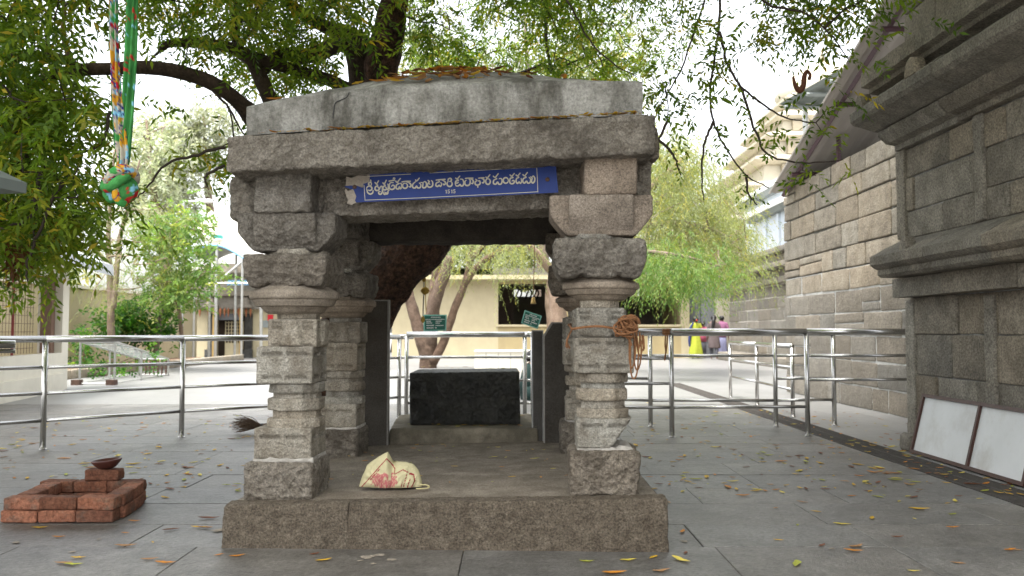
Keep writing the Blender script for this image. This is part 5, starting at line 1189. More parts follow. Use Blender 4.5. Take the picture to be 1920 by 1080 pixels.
# woman in a long lime dress
t, b, tf = standing('woman in a long lime green dress with a navy scarf, walking away', 1305, 673, 1.58, R(4), {'ell': (-.22, -.02, 1.08), 'wrl': (-.23, .03, .84), 'elr': (.2, .08, 1.1), 'wrr': (.12, .22, 1.12)})
garment('dress', b, tf, [(.06, .30, .24, 0, 0), (.10, .31, .25, 0, 0), (.5, .235, .19, 0, 0), (.9, .165, .14, 0, 0), (1.0, .140, .115, 0, 0), (1.1, .135, .11, 0, 0), (1.28, .165, .125, 0, 0), (1.36, .16, .10, 0, 0), (1.41, .075, .065, 0, 0)], 'lime', 24, pleat=.10)
for sg in (-1, 1): sleeve(b, tf, [(sg * .13, 0, 1.36), (sg * .18, -.01, 1.27), (sg * .20, -.015, 1.20)], [.065, .062, .058], 'lime')
obj('scarf', tube(smooth_path([tf((-.10, -.05, 1.40)), tf((-.21, -.08, 1.25)), tf((-.26, -.08, 1.0)), tf((-.27, -.06, .70)), tf((-.25, -.04, .48))]), [.03, .045, .05, .05, .035], 8), M['navy'], b, True)
hairdo(b, tf, (0, .02, 1.52), 'bun'); obj('hair_flower', lathe(*tf((0.0, -.16, 1.5))[:2], [(.004, tf((0, 0, 1.47))[2]), (.03, tf((0, 0, 1.485))[2]), (.03, tf((0, 0, 1.51))[2]), (.004, tf((0, 0, 1.525))[2])], 8), M['red'], b)
# child held in front, pink top
t, b, tf = standing('child in a pink top half hidden beside the lime dress', 1318, 672, 1.42, R(-6))
garment('top', b, tf, [(.74, .17, .13, 0, 0), (.95, .155, .12, 0, 0), (1.28, .16, .12, 0, 0), (1.37, .14, .09, 0, 0), (1.41, .07, .06, 0, 0)], 'pink'); garment('trousers', b, tf, [(.05, .14, .09, 0, 0), (.5, .155, .10, 0, 0), (.8, .16, .12, 0, 0)], 'charcoal')
for sg in (-1, 1): sleeve(b, tf, [(sg * .13, 0, 1.36), (sg * .19, -.01, 1.24), (sg * .215, -.02, 1.12)], [.062, .056, .05], 'pink')
hairdo(b, tf, (0, .02, 1.52), 'bun')
# woman in a taupe tunic, long hair
t, b, tf = standing('woman with long black hair in a taupe tunic and grey trousers', 1339, 674, 1.62, R(-12), {'anl': (-.09, .10, .08), 'knl': (-.09, .10, .48), 'anr': (.1, -.10, .09), 'wrr': (.2, .2, .95)})
garment('tunic', b, tf, [(.42, .215, .15, .02, 0), (.46, .225, .155, .02, 0), (.75, .205, .15, 0, 0), (.95, .175, .13, 0, 0), (1.1, .155, .115, 0, 0), (1.28, .17, .125, 0, 0), (1.36, .155, .095, 0, 0), (1.41, .07, .06, 0, 0)], 'mauve', 22, pleat=.05)
for sg in (-1, 1):
    sleeve(b, tf, [(sg * .13, 0, 1.36), (sg * .2, -.015, 1.2), (sg * .218, -.02, 1.08), (sg * .21, .05, .97)], [.064, .058, .05, .045], 'mauve')
    sleeve(b, tf, [(sg * .09, .04 if sg < 0 else -.02, .62), (sg * .095, .09 if sg < 0 else -.05, .4), (sg * .095, .10 if sg < 0 else -.10, .13)], [.085, .07, .05], 'charcoal', 'trouser_leg')
hairdo(b, tf, (0, .02, 1.52), 'tail')
# man in a rose shirt and lilac wrap
t, b, tf = standing('man in a rose pink shirt and lilac wrap beside the gateway', 1354, 671, 1.64, R(-14), {'wrr': (.25, .06, .82)})
garment('shirt', b, tf, [(.80, .175, .135, 0, 0), (.95, .175, .135, 0, 0), (1.15, .175, .13, 0, 0), (1.3, .195, .135, 0, 0), (1.37, .165, .10, 0, 0), (1.42, .075, .065, 0, 0)], 'rose')
garment('wrap', b, tf, [(.16, .20, .15, .02, 0), (.2, .205, .155, .02, 0), (.55, .18, .14, 0, 0), (.84, .165, .128, 0, 0)], 'lilac', 22, pleat=.05)
garment('wrap_hem', b, tf, [(.13, .195, .148, .02, 0), (.22, .207, .157, .02, 0)], 'brownbag')
for sg in (-1, 1): sleeve(b, tf, [(sg * .14, 0, 1.36), (sg * .21, -.01, 1.2), (sg * .225, -.02, 1.07)], [.066, .06, .052], 'rose')
hairdo(b, tf, (0, .02, 1.52), 'short')
# seated woman glimpsed past the black block, facing right
g = G(987, 750); t = thing('person', 'woman in dark green sitting on the ground, glimpsed past the black block', 'person', g)
Js = {'pelvis': (0, 0, .13), 'spine': (0, .02, .32), 'chest': (0, .07, .48), 'neck': (0, .11, .60), 'head': (0, .14, .69), 'top': (0, .13, .77), 'shl': (-.15, .08, .55), 'shr': (.15, .08, .55), 'ell': (-.2, .16, .33), 'elr': (.2, .16, .33), 'wrl': (-.10, .34, .30), 'wrr': (.10, .34, .30), 'hpl': (-.09, .03, .12), 'hpr': (.09, .03, .12), 'knl': (-.26, .36, .14), 'knr': (.26, .36, .14), 'anl': (.06, .34, .07), 'anr': (-.06, .40, .07)}
b, tf = body(t, g, 1.55, R(-72), Js)
garment('blouse', b, tf, [(.12, .19, .15, 0, .02), (.32, .155, .13, 0, .03), (.48, .175, .13, 0, .07), (.56, .155, .10, 0, .09), (.60, .06, .06, 0, .11)], 'bottle')
garment('skirt', b, tf, [(.01, .34, .30, 0, .22), (.12, .36, .31, 0, .21), (.22, .27, .25, 0, .16), (.26, .12, .12, 0, .08)], 'bottle')
for sg in (-1, 1): sleeve(b, tf, [(sg * .13, .08, .56), (sg * .18, .12, .45), (sg * .2, .16, .35)], [.062, .056, .05], 'bottle')
hairdo(b, tf, (0, .14, .69), 'bun')
pt = tf((.22, .50, 0)); tag(obj('clay_pot', lathe(pt[0], pt[1] - .05, [(.05, 0.002), (.11, .05), (.13, .12), (.10, .19), (.06, .22), (.075, .25)], 16), M['gold'], smooth=True), 'round yellow pot on the ground by the seated woman', 'pot')
q = G(1372, 668); cn_ = thing('striped_marker_post', 'thin red and white marker post at the foot of the shrine wall', 'post', q)
for k in range(6): obj('band', rod((q[0], q[1], .02 + k * .17), (q[0], q[1], .02 + (k + 1) * .17), .05, 10), M['red' if k % 3 else 'white'], cn_)

# ================================================================== foliage machinery
def sprays(c, ax, L, m, ll, lw, droop, rng, ang=60, pend=0.3, palette=None, pw=None, jit=.25):
    """pinnate sprays: m leaflets of length ll, width lw along a rachis of length L at every centre c with axis ax"""
    n = len(c); ax = ax / np.linalg.norm(ax, axis=1, keepdims=True)
    up = np.array((0, 0, 1.0)); s = np.cross(ax, up); ln = np.linalg.norm(s, axis=1, keepdims=True)
    s = np.where(ln > .05, s / np.maximum(ln, 1e-6), np.array((1.0, 0, 0)))
    th = rng.uniform(-.9, .9, (n, 1)); nr = np.cross(s, ax); s2 = s * np.cos(th) + nr * np.sin(th); nr = np.cross(s2, ax)
    Ls = L * rng.uniform(.65, 1.15, (n, 1)); t = np.linspace(.12, 1, m)
    V = np.empty((n, m, 4, 3), np.float32)
    for i in range(m):
        b = c + ax * Ls * t[i] + np.array((0, 0, -1.0)) * droop * Ls * t[i] ** 2
        sg = 1 if i % 2 else -1; a = R(ang) if i < m - 1 else R(8)
        dr = ax * math.cos(a) + s2 * sg * math.sin(a) + np.array((0, 0, -pend)) + rng.normal(0, jit, (n, 3)); dr /= np.linalg.norm(dr, axis=1, keepdims=True)
        pp = np.cross(dr, nr) + rng.normal(0, .45, (n, 3)); pp -= dr * (pp * dr).sum(1, keepdims=True); pp /= np.maximum(np.linalg.norm(pp, axis=1, keepdims=True), 1e-6)
        lk = ll * rng.uniform(.7, 1.2, (n, 1)) * (1 - .35 * abs(t[i] - .5))
        V[:, i, 0] = b; V[:, i, 1] = b + dr * lk * .42 + pp * lw * .5; V[:, i, 2] = b + dr * lk + np.array((0, 0, -.06)) * lk; V[:, i, 3] = b + dr * lk * .42 - pp * lw * .5
    pal = np.array(palette); k = rng.choice(len(pal), n, p=pw); C = pal[k][:, None, :] * rng.uniform(.75, 1.25, (n, m, 1))
    odd = rng.random((n, m)) < .025; C[odd] = pal[-1] * rng.uniform(.7, 1.2, (odd.sum(), 1))
    C = np.repeat(C[:, :, None, :], 4, 2)
    return V.reshape(-1, 3), C.reshape(-1, 3)
def quads(V): return np.arange(len(V)).reshape(-1, 4)
def network(roots, nodes, rng, r0=0.0028, rmax=0.02, sag=0.05):
    """twigs: every cluster is joined to the nearest twig or limb already standing"""
    roots = np.array(roots); nodes = np.array(nodes)
    con = roots.copy(); par = []; order = np.argsort(np.min(np.linalg.norm(nodes[:, None] - roots[None], axis=2), axis=1))
    ids = list(range(-len(roots), 0)); cnt = {}
    for i in order:
        d = np.linalg.norm(con - nodes[i], axis=1); d = d + np.maximum(0, nodes[i][2] - con[:, 2]) * .2; j = int(np.argmin(d)); par.append((i, ids[j], con[j])); con = np.vstack([con, nodes[i]]); ids.append(int(i))
    pm = {i: p for i, p, _ in par}
    for i, _, _ in reversed(par): cnt[i] = cnt.get(i, 0) + 1; cnt[pm[i]] = cnt.get(pm[i], 0) + cnt[i]
    out = []
    for i, p, q in par:
        a, b = q, nodes[i]; m_ = (a + b) / 2 + rng.normal(0, .06, 3) * np.linalg.norm(b - a) + (0, 0, sag * np.linalg.norm(b - a))
        ra = min(r0 * math.sqrt(cnt[i]) * 1.15, rmax); out.append(tube(smooth_path([a, m_, b], 3), [ra, ra * .8], 4, cap=False))
    return join(out)
NEEM = [(0.105, 0.175, 0.018), (0.140, 0.210, 0.022), (0.185, 0.245, 0.026), (0.070, 0.125, 0.016), (0.26, 0.26, 0.03), (0.38, 0.29, 0.03)]; NW = [.25, .28, .23, .15, .07, .02]
rg = np.random.default_rng(5)

# ------------------------------------------------------------------ the neem tree over the pavilion
NT = thing('neem_tree', 'large leaning neem tree behind the pavilion whose leafy limbs arch over it', 'tree', (-1.75, 8.7, 0))
LIMB = []
def limb(name, pts, rad, mat='bark', sides=12, rough=.18, n=7):
    p = smooth_path([P(*q) if len(q) == 3 else np.array(q[:3]) for q in pts], n); LIMB.append(p)
    return obj(name, tube(p, rad, sides, rough, int(abs(p[0][0]) * 100)), M[mat], NT, True)
base = np.array((-1.75, 8.75, -0.05))
limb('trunk', [(-2.0, 8.8, -.05, 0), (-1.88, 8.75, .5, 0), (-1.62, 8.7, 1.05, 0), (728, 515, 8.6), (790, 452, 8.5), (850, 370, 8.5), (920, 290, 8.6), (980, 230, 8.8)], [.40, .35, .31, .295, .27, .2, .12, .05], 'bark_red', 44, .22, 16)
limb('limb', [(800, 445, 8.5), (772, 385, 8.2), (732, 290, 7.9), (714, 160, 7.7), (727, 70, 7.6), (742, -10, 7.5), (768, -160, 7.3), (800, -330, 7.0)], [.24, .22, .20, .165, .145, .13, .10, .07], 'bark_red', 36, .2, 14)
limb('limb', [(720, 300, 7.9), (700, 210, 7.9), (682, 150, 7.9), (672, 90, 7.8), (650, 66, 7.7), (610, 50, 7.5), (560, 20, 7.3), (510, -25, 7.1), (420, -120, 6.8)], [.16, .15, .14, .13, .085, .06, .055, .045, .03])
limb('limb', [(676, 100, 7.8), (640, 82, 7.6), (600, 98, 7.4), (562, 108, 7.3), (535, 100, 7.2), (500, 124, 7.1), (488, 146, 7.0)], [.09, .075, .07, .06, .055, .05, .04])
limb('limb', [(725, 330, 7.9), (700, 210, 7.4), (642, 162, 7.0), (585, 140, 6.9), (529, 124, 6.8), (474, 106, 6.7), (430, 89, 6.6), (365, 80, 6.5), (318, 82, 6.4), (299, 94, 6.35)], [.10, .09, .055, .050, .048, .046, .044, .038, .030, .022])
limb('limb', [(640, 420, 8.3), (560, 330, 7.4), (490, 240, 6.4), (452, 196, 6.1), (405, 160, 5.9), (345, 137, 5.75), (275, 127, 5.6), (205, 129, 5.5), (140, 133, 5.4), (80, 150, 5.3), (40, 200, 5.1), (10, 290, 5.0)], [.16, .13, .085, .060, .052, .048, .045, .042, .040, .032, .024, .014])
limb('limb', [(200, 129, 5.5), (150, 128, 5.4), (120, 112, 5.3), (70, 104, 5.2), (20, 108, 5.1), (-60, 90, 5.0)], [.03, .035, .034, .03, .026, .02])
limb('limb', [(530, 250, 6.9), (508, 190, 6.8), (488, 145, 6.75), (470, 112, 6.7), (448, 96, 6.7), (440, 40, 6.5), (455, -30, 6.3)], [.07, .065, .06, .05, .04, .03, .02])
limb('limb', [(142, 132, 5.4), (125, 90, 5.3), (118, 55, 5.2), (120, 10, 5.1), (100, -60, 5.0)], [.02, .017, .015, .013, .01], 'bark_pale')
limb('limb', [(768, -160, 7.3), (620, -260, 5.6), (420, -330, 4.6), (230, -300, 4.1), (60, -260, 3.7)], [.08, .07, .06, .05, .03])
limb('limb', [(800, -330, 7.0), (1000, -420, 5.2), (1250, -430, 4.4), (1450, -300, 4.2)], [.07, .06, .05, .03])
limb('limb', [(1000, -420, 5.2), (1180, -300, 6.0), (1290, -160, 6.4), (1400, -110, 6.4), (1560, -120, 6.2)], [.05, .045, .04, .03, .02])
limb('limb', [(-1.0, 7.4, 4.6, 0), (-1.2, 5.0, 5.2, 0), (-1.6, 2.4, 5.4, 0), (-2.0, 0.2, 5.5, 0)], [.09, .08, .06, .03])
limb('limb', [(-0.9, 7.3, 4.8, 0), (0.8, 5.6, 5.4, 0), (2.2, 3.6, 5.6, 0), (3.2, 1.4, 5.6, 0)], [.09, .08, .06, .03])
# thin drooping branches in front of the sky on the right and left
DROOP = [[(1352, -60, 6.4), (1350, 0, 6.3), (1347, 65, 6.2), (1332, 170, 6.1), (1338, 228, 6.05), (1365, 282, 6.0), (1400, 330, 6.0), (1442, 352, 6.0)], [(1335, -50, 6.4), (1318, 10, 6.3), (1275, 135, 6.2), (1230, 212, 6.1)],
         [(1350, 60, 6.2), (1366, 125, 6.1), (1395, 168, 6.0), (1432, 196, 6.0), (1475, 222, 5.9), (1530, 230, 5.9)], [(1400, -40, 6.0), (1440, 8, 5.9), (1500, 22, 5.8), (1546, 52, 5.7), (1590, 110, 5.7)],
         [(1338, 228, 6.05), (1322, 265, 6.0), (1316, 320, 6.0), (1320, 376, 6.0)], [(1390, 165, 6.0), (1418, 250, 5.95), (1440, 290, 5.9), (1505, 306, 5.9), (1580, 300, 5.9)], [(1400, 330, 6.0), (1402, 360, 6.0), (1420, 385, 6.0)],
         [(1232, 260, 5.9), (1262, 290, 5.8), (1276, 328, 5.8)], [(1040, -40, 7.6), (1075, 20, 7.4), (1105, 75, 7.3), (1150, 120, 7.2), (1195, 145, 7.2)],
         [(420, 275, 5.2), (370, 290, 5.1), (315, 305, 5.0), (285, 340, 5.0), (258, 370, 4.9)], [(420, 312, 5.2), (385, 330, 5.1), (390, 350, 5.1)], [(205, 210, 4.9), (195, 260, 4.8), (165, 285, 4.7), (120, 280, 4.7)],
         [(60, 200, 5.0), (62, 260, 4.9), (40, 300, 4.8), (10, 312, 4.7)], [(90, 300, 4.6), (70, 345, 4.5), (60, 400, 4.5), (20, 425, 4.4), (-30, 430, 4.4)], [(130, 330, 4.6), (100, 370, 4.5), (72, 440, 4.5), (52, 490, 4.5), (50, 530, 4.5)],
         [(140, 130, 5.3), (95, 200, 5.0), (80, 280, 4.8), (72, 380, 4.7), (60, 460, 4.6)], [(300, 94, 6.3), (285, 110, 6.2), (262, 130, 6.1)], [(430, 89, 6.6), (470, 60, 6.3), (485, 10, 6.1), (500, -40, 6.0)],
         [(640, 72, 7.5), (560, 150, 7.0), (540, 175, 6.9)], [(390, 160, 5.9), (430, 205, 5.8), (462, 262, 5.6)], [(1250, 230, 5.9), (1232, 260, 5.9), (1200, 240, 5.9)]]
for q in DROOP:
    p = smooth_path([P(*a) for a in q], 6); p = p + rg.normal(0, .0035, p.shape); LIMB.append(p)
    obj('hanging_branch', tube(p, [.011, .009, .007, .004], 6), M['twig'], NT, True)

# clusters of sprays, by volume
nodes, size = [], []
def inpoly(x, y, poly):
    c = False; n = len(poly)
    for i in range(n):
        x0, y0 = poly[i]; x1, y1 = poly[i - 1]
        if (y0 > y) != (y1 > y) and x < (x1 - x0) * (y - y0) / (y1 - y0) + x0: c = not c
    return c
def fill(poly, n, d0, d1, k, gap=0.0, holes=()):
    xs = [p[0] for p in poly]; ys = [p[1] for p in poly]; got = 0; tries = 0
    while got < n and tries < n * 40:
        tries += 1; x, y = rg.uniform(min(xs), max(xs)), rg.uniform(min(ys), max(ys)); d = rg.uniform(d0, d1)
        if not inpoly(x, y, poly) or any(((x - a) / c) ** 2 + ((y - b) / e) ** 2 < 1 for a, b, c, e in holes): continue
        p = P(x, y, d)
        if gap and vnoise(p[None] * 1.6, 3)[0] < gap: continue
        nodes.append(p); size.append(k); got += 1
# left mass
fill([(-120, -80), (175, -80), (170, 20), (100, 40), (90, 110), (200, 150), (210, 190), (185, 240), (205, 300), (178, 350), (200, 400), (150, 440), (110, 500), (60, 490), (-120, 450)], 125, 4.3, 6.3, 11, -.25, [(160, 75, 62, 50), (185, 260, 26, 40)])
fill([(-120, 180), (170, 180), (160, 420), (80, 480), (-120, 450)], 40, 4.2, 5.5, 10)
# top middle, left of the stems
fill([(225, -90), (690, -90), (690, 60), (640, 40), (560, 60), (480, 70), (420, 100), (360, 90), (330, 30), (260, 55), (230, 20)], 90, 5.6, 8.6, 10, -.25, [(250, 55, 40, 35)])
fill([(390, 60), (640, 50), (650, 130), (560, 150), (430, 150), (385, 110)], 34, 6.6, 9.0, 9, -.2)
fill([(425, 180), (470, 180), (462, 300), (405, 290)], 7, 5.6, 6.4, 5)
# right of the stem, above the roof
fill([(740, -90), (1320, -90), (1300, 60), (1230, 120), (1180, 150), (900, 140), (760, 100)], 120, 7.2, 11.0, 11, -.2)
fill([(760, 60), (1180, 80), (1190, 150), (1000, 170), (760, 150)], 45, 9.0, 12.0, 9, -.3)
fill([(1180, -90), (1660, -90), (1640, 20), (1560, 60), (1480, 70), (1440, 40), (1400, 110), (1330, 120), (1280, 180), (1215, 170), (1200, 60)], 42, 5.4, 7.6, 8, -.05)
for x, y, d in ((1240, 150, 6.2), (1300, 60, 6.2), (1270, 190, 6.1), (1325, 150, 6.1), (1345, 205, 6.1), (1250, 175, 6.2), (1430, 205, 5.9), (1480, 215, 5.9), (1550, 205, 5.9), (1580, 200, 5.9), (1540, 245, 5.9), (1505, 320, 5.9), (1530, 330, 5.9), (1590, 120, 5.7), (1525, 60, 5.8), (1560, 40, 5.7), (1610, 15, 5.7), (1640, 40, 5.6)): nodes.append(P(x, y, d)); size.append(3 if y > 190 else 5)
vis = len(nodes)
# unseen crown overhead, added and thickened to shade the forecourt
for _ in range(1600):
    x, y = rg.uniform(-8.5, 6.2), rg.uniform(1.2, 8.8); z = rg.uniform(4.2, 8.0) + .02 * y
    if (z - H) / max(y, .05) < .47 and y > 0: continue
    if vnoise(np.array([[x * .6, y * .6, z]]), 9)[0] < -.5: continue
    nodes.append(np.array((x, y, z))); size.append(13)
for _ in range(20):
    x, y = rg.uniform(-8.5, 7.5), rg.uniform(8.5, 11); z = rg.uniform(6.2, 9.2)
    if (z - H) / y < .44: continue
    nodes.append(np.array((x, y, z))); size.append(13)
nodes = np.array(nodes); size = np.array(size)
rt = np.vstack([p[::3] for p in LIMB])
tag(obj('twigs', network(rt, nodes, rg), M['twig'], NT), kind='stuff')
cc, aa, LL = [], [], []
for p, k in zip(nodes, size):
    a = rg.normal(0, 1, (k, 3)); a[:, 2] = a[:, 2] * .6 - .35; cc.append(p + rg.normal(0, .12, (k, 3)) * (1, 1, .8)); aa.append(a)
cc, aa = np.vstack(cc), np.vstack(aa); nvis = int(size[:vis].sum())
V1, C1 = sprays(cc[:nvis], aa[:nvis], .26, 13, .074, .021, .35, rg, 58, .35, NEEM, NW)
V2, C2 = sprays(cc[nvis:], aa[nvis:], .36, 11, .13, .048, .35, rg, 58, .2, NEEM, NW)
V = np.vstack([V1, V2]); obj('crown', (V, quads(V)), M['leaf'], NT, col=np.vstack([C1, C2]), origin=(-1.75, 8.7, 3))
# sprays along the drooping twigs
cc, aa = [], []
for q in DROOP:
    p = smooth_path([P(*a) for a in q], 10)
    for pt in p[4::9]:
        if rg.random() < .62: cc.append(pt); aa.append(rg.normal(0, 1, 3) * (1, 1, .4) + (0, 0, -.5))
V, C = sprays(np.array(cc), np.array(aa), .17, 9, .055, .016, .3, rg, 55, .3, NEEM, NW); obj('sparse_leaves', (V, quads(V)), M['leaf'], NT, col=C)
obj('withered_pod', tube(smooth_path([P(1487, 144, 5.85), P(1491, 160, 5.85), P(1499, 170, 5.85), P(1506, 161, 5.84), P(1508, 144, 5.84), P(1513, 134, 5.85), P(1519, 140, 5.86), P(1517, 149, 5.86)], 8), [.008, .014, .018, .016, .014, .012, .010, .012], 8, .5, 3), plain('withered_pod_skin', (0.10, 0.035, 0.015), 0.8, 0, 0.4, 60, 0.5), NT, True)
dc2 = P(20, 480, 4.6); c2 = dc2 + rg.normal(0, .03, (30, 3)) * (1, 1, 1.4); Vb, Cb = sprays(c2, rg.normal(0, 1, (30, 3)) - (0, 0, 1), .06, 4, .05, .018, .2, rg, 50, .6, [(.10, .045, .02), (.14, .06, .03)], [.5, .5])
obj('withered_leaves', (Vb, quads(Vb)), M['leaf'], NT, col=Cb)

# ------------------------------------------------------------------ other trees
def tree(name, label, base, limbs, clusters, spr, mat='bark_pale', leaf='leaf', group=None, tw=True, r0=.005, spread=.3):
    """limbs = [(points, radii)]; clusters = (positions, sprays each); spr = arguments for sprays"""
    t = thing(name, label, 'tree', base, group); L_ = []
    for i, (pts, rad) in enumerate(limbs):
        p = smooth_path(pts, 6); L_.append(p); obj('trunk' if i == 0 else 'limb', tube(p, rad, 10, .15, i), M[mat], t, True)
    nd_, k = clusters; nd_ = np.array(nd_)
    if tw: tag(obj('twigs', network(np.vstack([p[::2] for p in L_]), nd_, rg, r0, .05), M[mat], t), kind='stuff')
    c = np.repeat(nd_, k, 0) + rg.normal(0, spread, (len(nd_) * k, 3)); a = rg.normal(0, 1, (len(c), 3)) * (1, 1, .5) + spr.pop('bias', np.array((0, 0, -.2)))
    V, C = sprays(c, a, rng=rg, **spr); obj('crown', (V, quads(V)), M[leaf], t, col=C)
    return t
def cloud(poly, n, d0, d1, gap=None, seed=1, fr=.5):
    xs = [p[0] for p in poly]; ys = [p[1] for p in poly]; out = []; tr = 0
    while len(out) < n and tr < n * 50:
        tr += 1; x, y = rg.uniform(min(xs), max(xs)), rg.uniform(min(ys), max(ys))
        if not inpoly(x, y, poly): continue
        p = P(x, y, rg.uniform(d0, d1))
        if gap is not None and vnoise(p[None] * fr, seed)[0] < gap: continue
        out.append(p)
    return out
FEA = [(0.22, 0.25, 0.12), (0.27, 0.29, 0.13), (0.18, 0.21, 0.11), (0.24, 0.255, 0.16), (0.36, 0.32, 0.09)]; FW = [.3, .25, .2, .17, .08]
BRI = [(0.12, 0.21, 0.06), (0.15, 0.24, 0.065), (0.10, 0.18, 0.06), (0.19, 0.25, 0.08), (0.25, 0.28, 0.10)]
pend = lambda L=.7, m=18, ll=.10, lw=.018, pal=FEA: dict(L=L, m=m, ll=ll, lw=lw, droop=.75, ang=38, pend=.7, palette=pal, pw=FW, bias=np.array((0, 0, -.5)))
g = np.array((1.05, 21.5, 0))
tree('weeping_tree', 'feathery yellow-green weeping tree right of the pavilion in front of the hall', g,
     [([g - (0, 0, .05), g + (.1, 0, 1.0), P(1045, 520, 21.5), P(1120, 430, 21.3), P(1210, 360, 21), P(1290, 290, 21)], [.34, .28, .24, .18, .12, .05]), ([P(1120, 430, 21.3), P(1220, 420, 20.5), P(1330, 430, 20), P(1390, 470, 19.8)], [.14, .1, .07, .03]), ([P(1045, 520, 21.5), P(985, 455, 21), P(930, 430, 20.6), P(860, 440, 20.4)], [.12, .09, .06, .03])],
     (cloud([(1195, 250), (1260, 235), (1330, 280), (1380, 360), (1410, 420), (1412, 490), (1370, 505), (1300, 495), (1195, 485)], 190, 18.5, 22.5, -.55) + cloud([(820, 420), (1010, 420), (1020, 475), (960, 490), (900, 465), (830, 470)], 16, 19.5, 22), 15), pend(), spread=.26)
c = cloud([(1195, 470), (1350, 475), (1365, 500), (1300, 512), (1195, 505)], 40, 17.2, 18.4); V, C = sprays(np.repeat(np.array(c), 12, 0) + rg.normal(0, .22, (len(c) * 12, 3)), rg.normal(0, 1, (len(c) * 12, 3)) * (1, 1, .4) - (0, 0, .5), .6, 16, .11, .02, .7, rg, 40, .6, BRI, FW)
wt = thing('drooping_bright_tree', 'bright green drooping branches hanging over the walking people', 'tree', (3.2, 17.8, 0))
obj('crown', (V, quads(V)), M['leaf'], wt, col=C); obj('trunk', tube(smooth_path([(.98, 17.9, -.05), (.96, 17.9, 1.2), P(1050, 500, 17.9), P(1120, 460, 17.8), P(1200, 470, 17.8)]), [.2, .17, .14, .09, .05], 10, .15), M['bark_pale'], wt, True)
obj('limb', tube(smooth_path([P(1200, 470, 17.8), P(1280, 480, 17.8), P(1350, 500, 17.8)]), [.05, .035, .015], 8), M['bark_pale'], wt, True); obj('twigs', network(np.array([P(1200, 470, 17.8), P(1240, 474, 17.8), P(1280, 480, 17.8), P(1350, 500, 17.8)]), np.array(c), rg, .005, .03), M['bark_pale'], wt)['kind'] = 'stuff'

g = G(802, 690)
tree('many_stemmed_tree', 'tree with several bare brown stems rising behind the green notice', g,
     [([(g[0], g[1], -.05), P(806, 640, 24), P(812, 580, 23.9), P(822, 500, 23.8), P(830, 440, 23.6), P(850, 340, 23.4)], [.27, .22, .19, .16, .13, .07]), ([P(800, 670, 24), P(785, 620, 24), P(768, 560, 24.1), P(752, 510, 24.2)], [.19, .18, .16, .14]),
      ([P(806, 650, 24), P(815, 570, 23.6), P(835, 510, 23.4), P(845, 482, 23.3)], [.18, .18, .165, .15]), ([P(812, 680, 23.9), P(832, 640, 23.8), P(852, 580, 23.6), P(872, 530, 23.5), P(882, 480, 23.4), P(885, 430, 23.4)], [.13, .12, .11, .095, .07, .04]),
      ([P(872, 530, 23.5), P(905, 490, 23.3), P(950, 468, 23.1), P(1005, 458, 23)], [.10, .08, .06, .03]), ([P(880, 490, 23.4), P(905, 462, 23.3), P(925, 440, 23.2)], [.09, .07, .04])],
     (cloud([(690, 445), (760, 445), (740, 480), (700, 520), (685, 500)], 16, 22, 26) + cloud([(840, 420), (1000, 400), (960, 460), (900, 490), (860, 470), (835, 450)], 22, 22, 25), 12), pend(.55, 14, .1, .022), mat='bark_brown')
# the tree by the planting bed with its fine grey-green foliage
g = G(209, 697); GREY = [(0.19, 0.22, 0.10), (0.23, 0.26, 0.13), (0.16, 0.20, 0.08), (0.26, 0.28, 0.10), (0.30, 0.28, 0.06)]
tree('fine_leaved_tree', 'slender forked tree with grey-green leaves in the planting bed', g,
     [([(g[0], g[1], 0), P(208, 600, 21.8), P(207, 540, 21.8), P(203, 450, 21.7), P(207, 380, 21.6), P(215, 280, 21.4)], [.11, .095, .085, .065, .05, .02]), ([P(212, 580, 21.8), P(218, 520, 21.8), P(224, 450, 21.8), P(240, 390, 21.7), P(262, 300, 21.5)], [.075, .07, .06, .045, .02]), ([P(206, 500, 21.8), P(188, 478, 21.6), P(165, 455, 21.4)], [.06, .05, .03])],
     (cloud([(150, 390), (290, 360), (330, 420), (320, 520), (250, 570), (170, 570), (150, 480)], 95, 20, 23.5, -.2), 12), pend(.45, 16, .055, .010, GREY))
g = G(290, 692)
tree('bright_leafed_tree', 'bushy bright green tree in front of the small shrine', g,
     [([(g[0], g[1], 0), P(297, 620, 22.8), P(306, 570, 22.8), P(318, 500, 22.6), P(335, 430, 22.4)], [.08, .07, .06, .05, .02]), ([P(345, 690, 24), P(338, 600, 23), P(333, 550, 22.8), P(350, 480, 22.6)], [.06, .055, .05, .02])],
     (cloud([(270, 400), (350, 380), (385, 430), (395, 500), (420, 530), (400, 560), (330, 580), (290, 560), (262, 500)], 80, 20.8, 23.6, -.4), 12), dict(L=.3, m=8, ll=.15, lw=.055, droop=.3, ang=60, pend=.3, palette=BRI, pw=FW), spread=.22)
# shrub and creepers along the boundary wall
DRK = [(0.03, 0.10, 0.015), (0.045, 0.13, 0.02), (0.06, 0.15, 0.025), (0.025, 0.08, 0.015), (0.14, 0.24, 0.03)]
def shrub(label, base, cl, k, spr, stems=4, spread=.16):
    t = thing('shrub', label, 'plant', base); cl = np.array(cl); top = cl[:, 2].max()
    st = [tube(smooth_path([np.array(base) + (rg.normal(0, .08), rg.normal(0, .08), 0), (np.array(base) + cl[rg.integers(len(cl))]) / 2 + (0, 0, .1), cl[rg.integers(len(cl))]], 4), [.025, .018, .008], 5) for _ in range(stems)]
    obj('stem', join(st), M['bark_pale'], t); c = np.repeat(cl, k, 0) + rg.normal(0, spread, (len(cl) * k, 3)); c[:, 2] = np.maximum(c[:, 2], .1)
    V, C = sprays(c, rg.normal(0, 1, (len(c), 3)), rng=rg, **spr); obj('foliage', (V, quads(V)), M['leaf'], t, col=C)
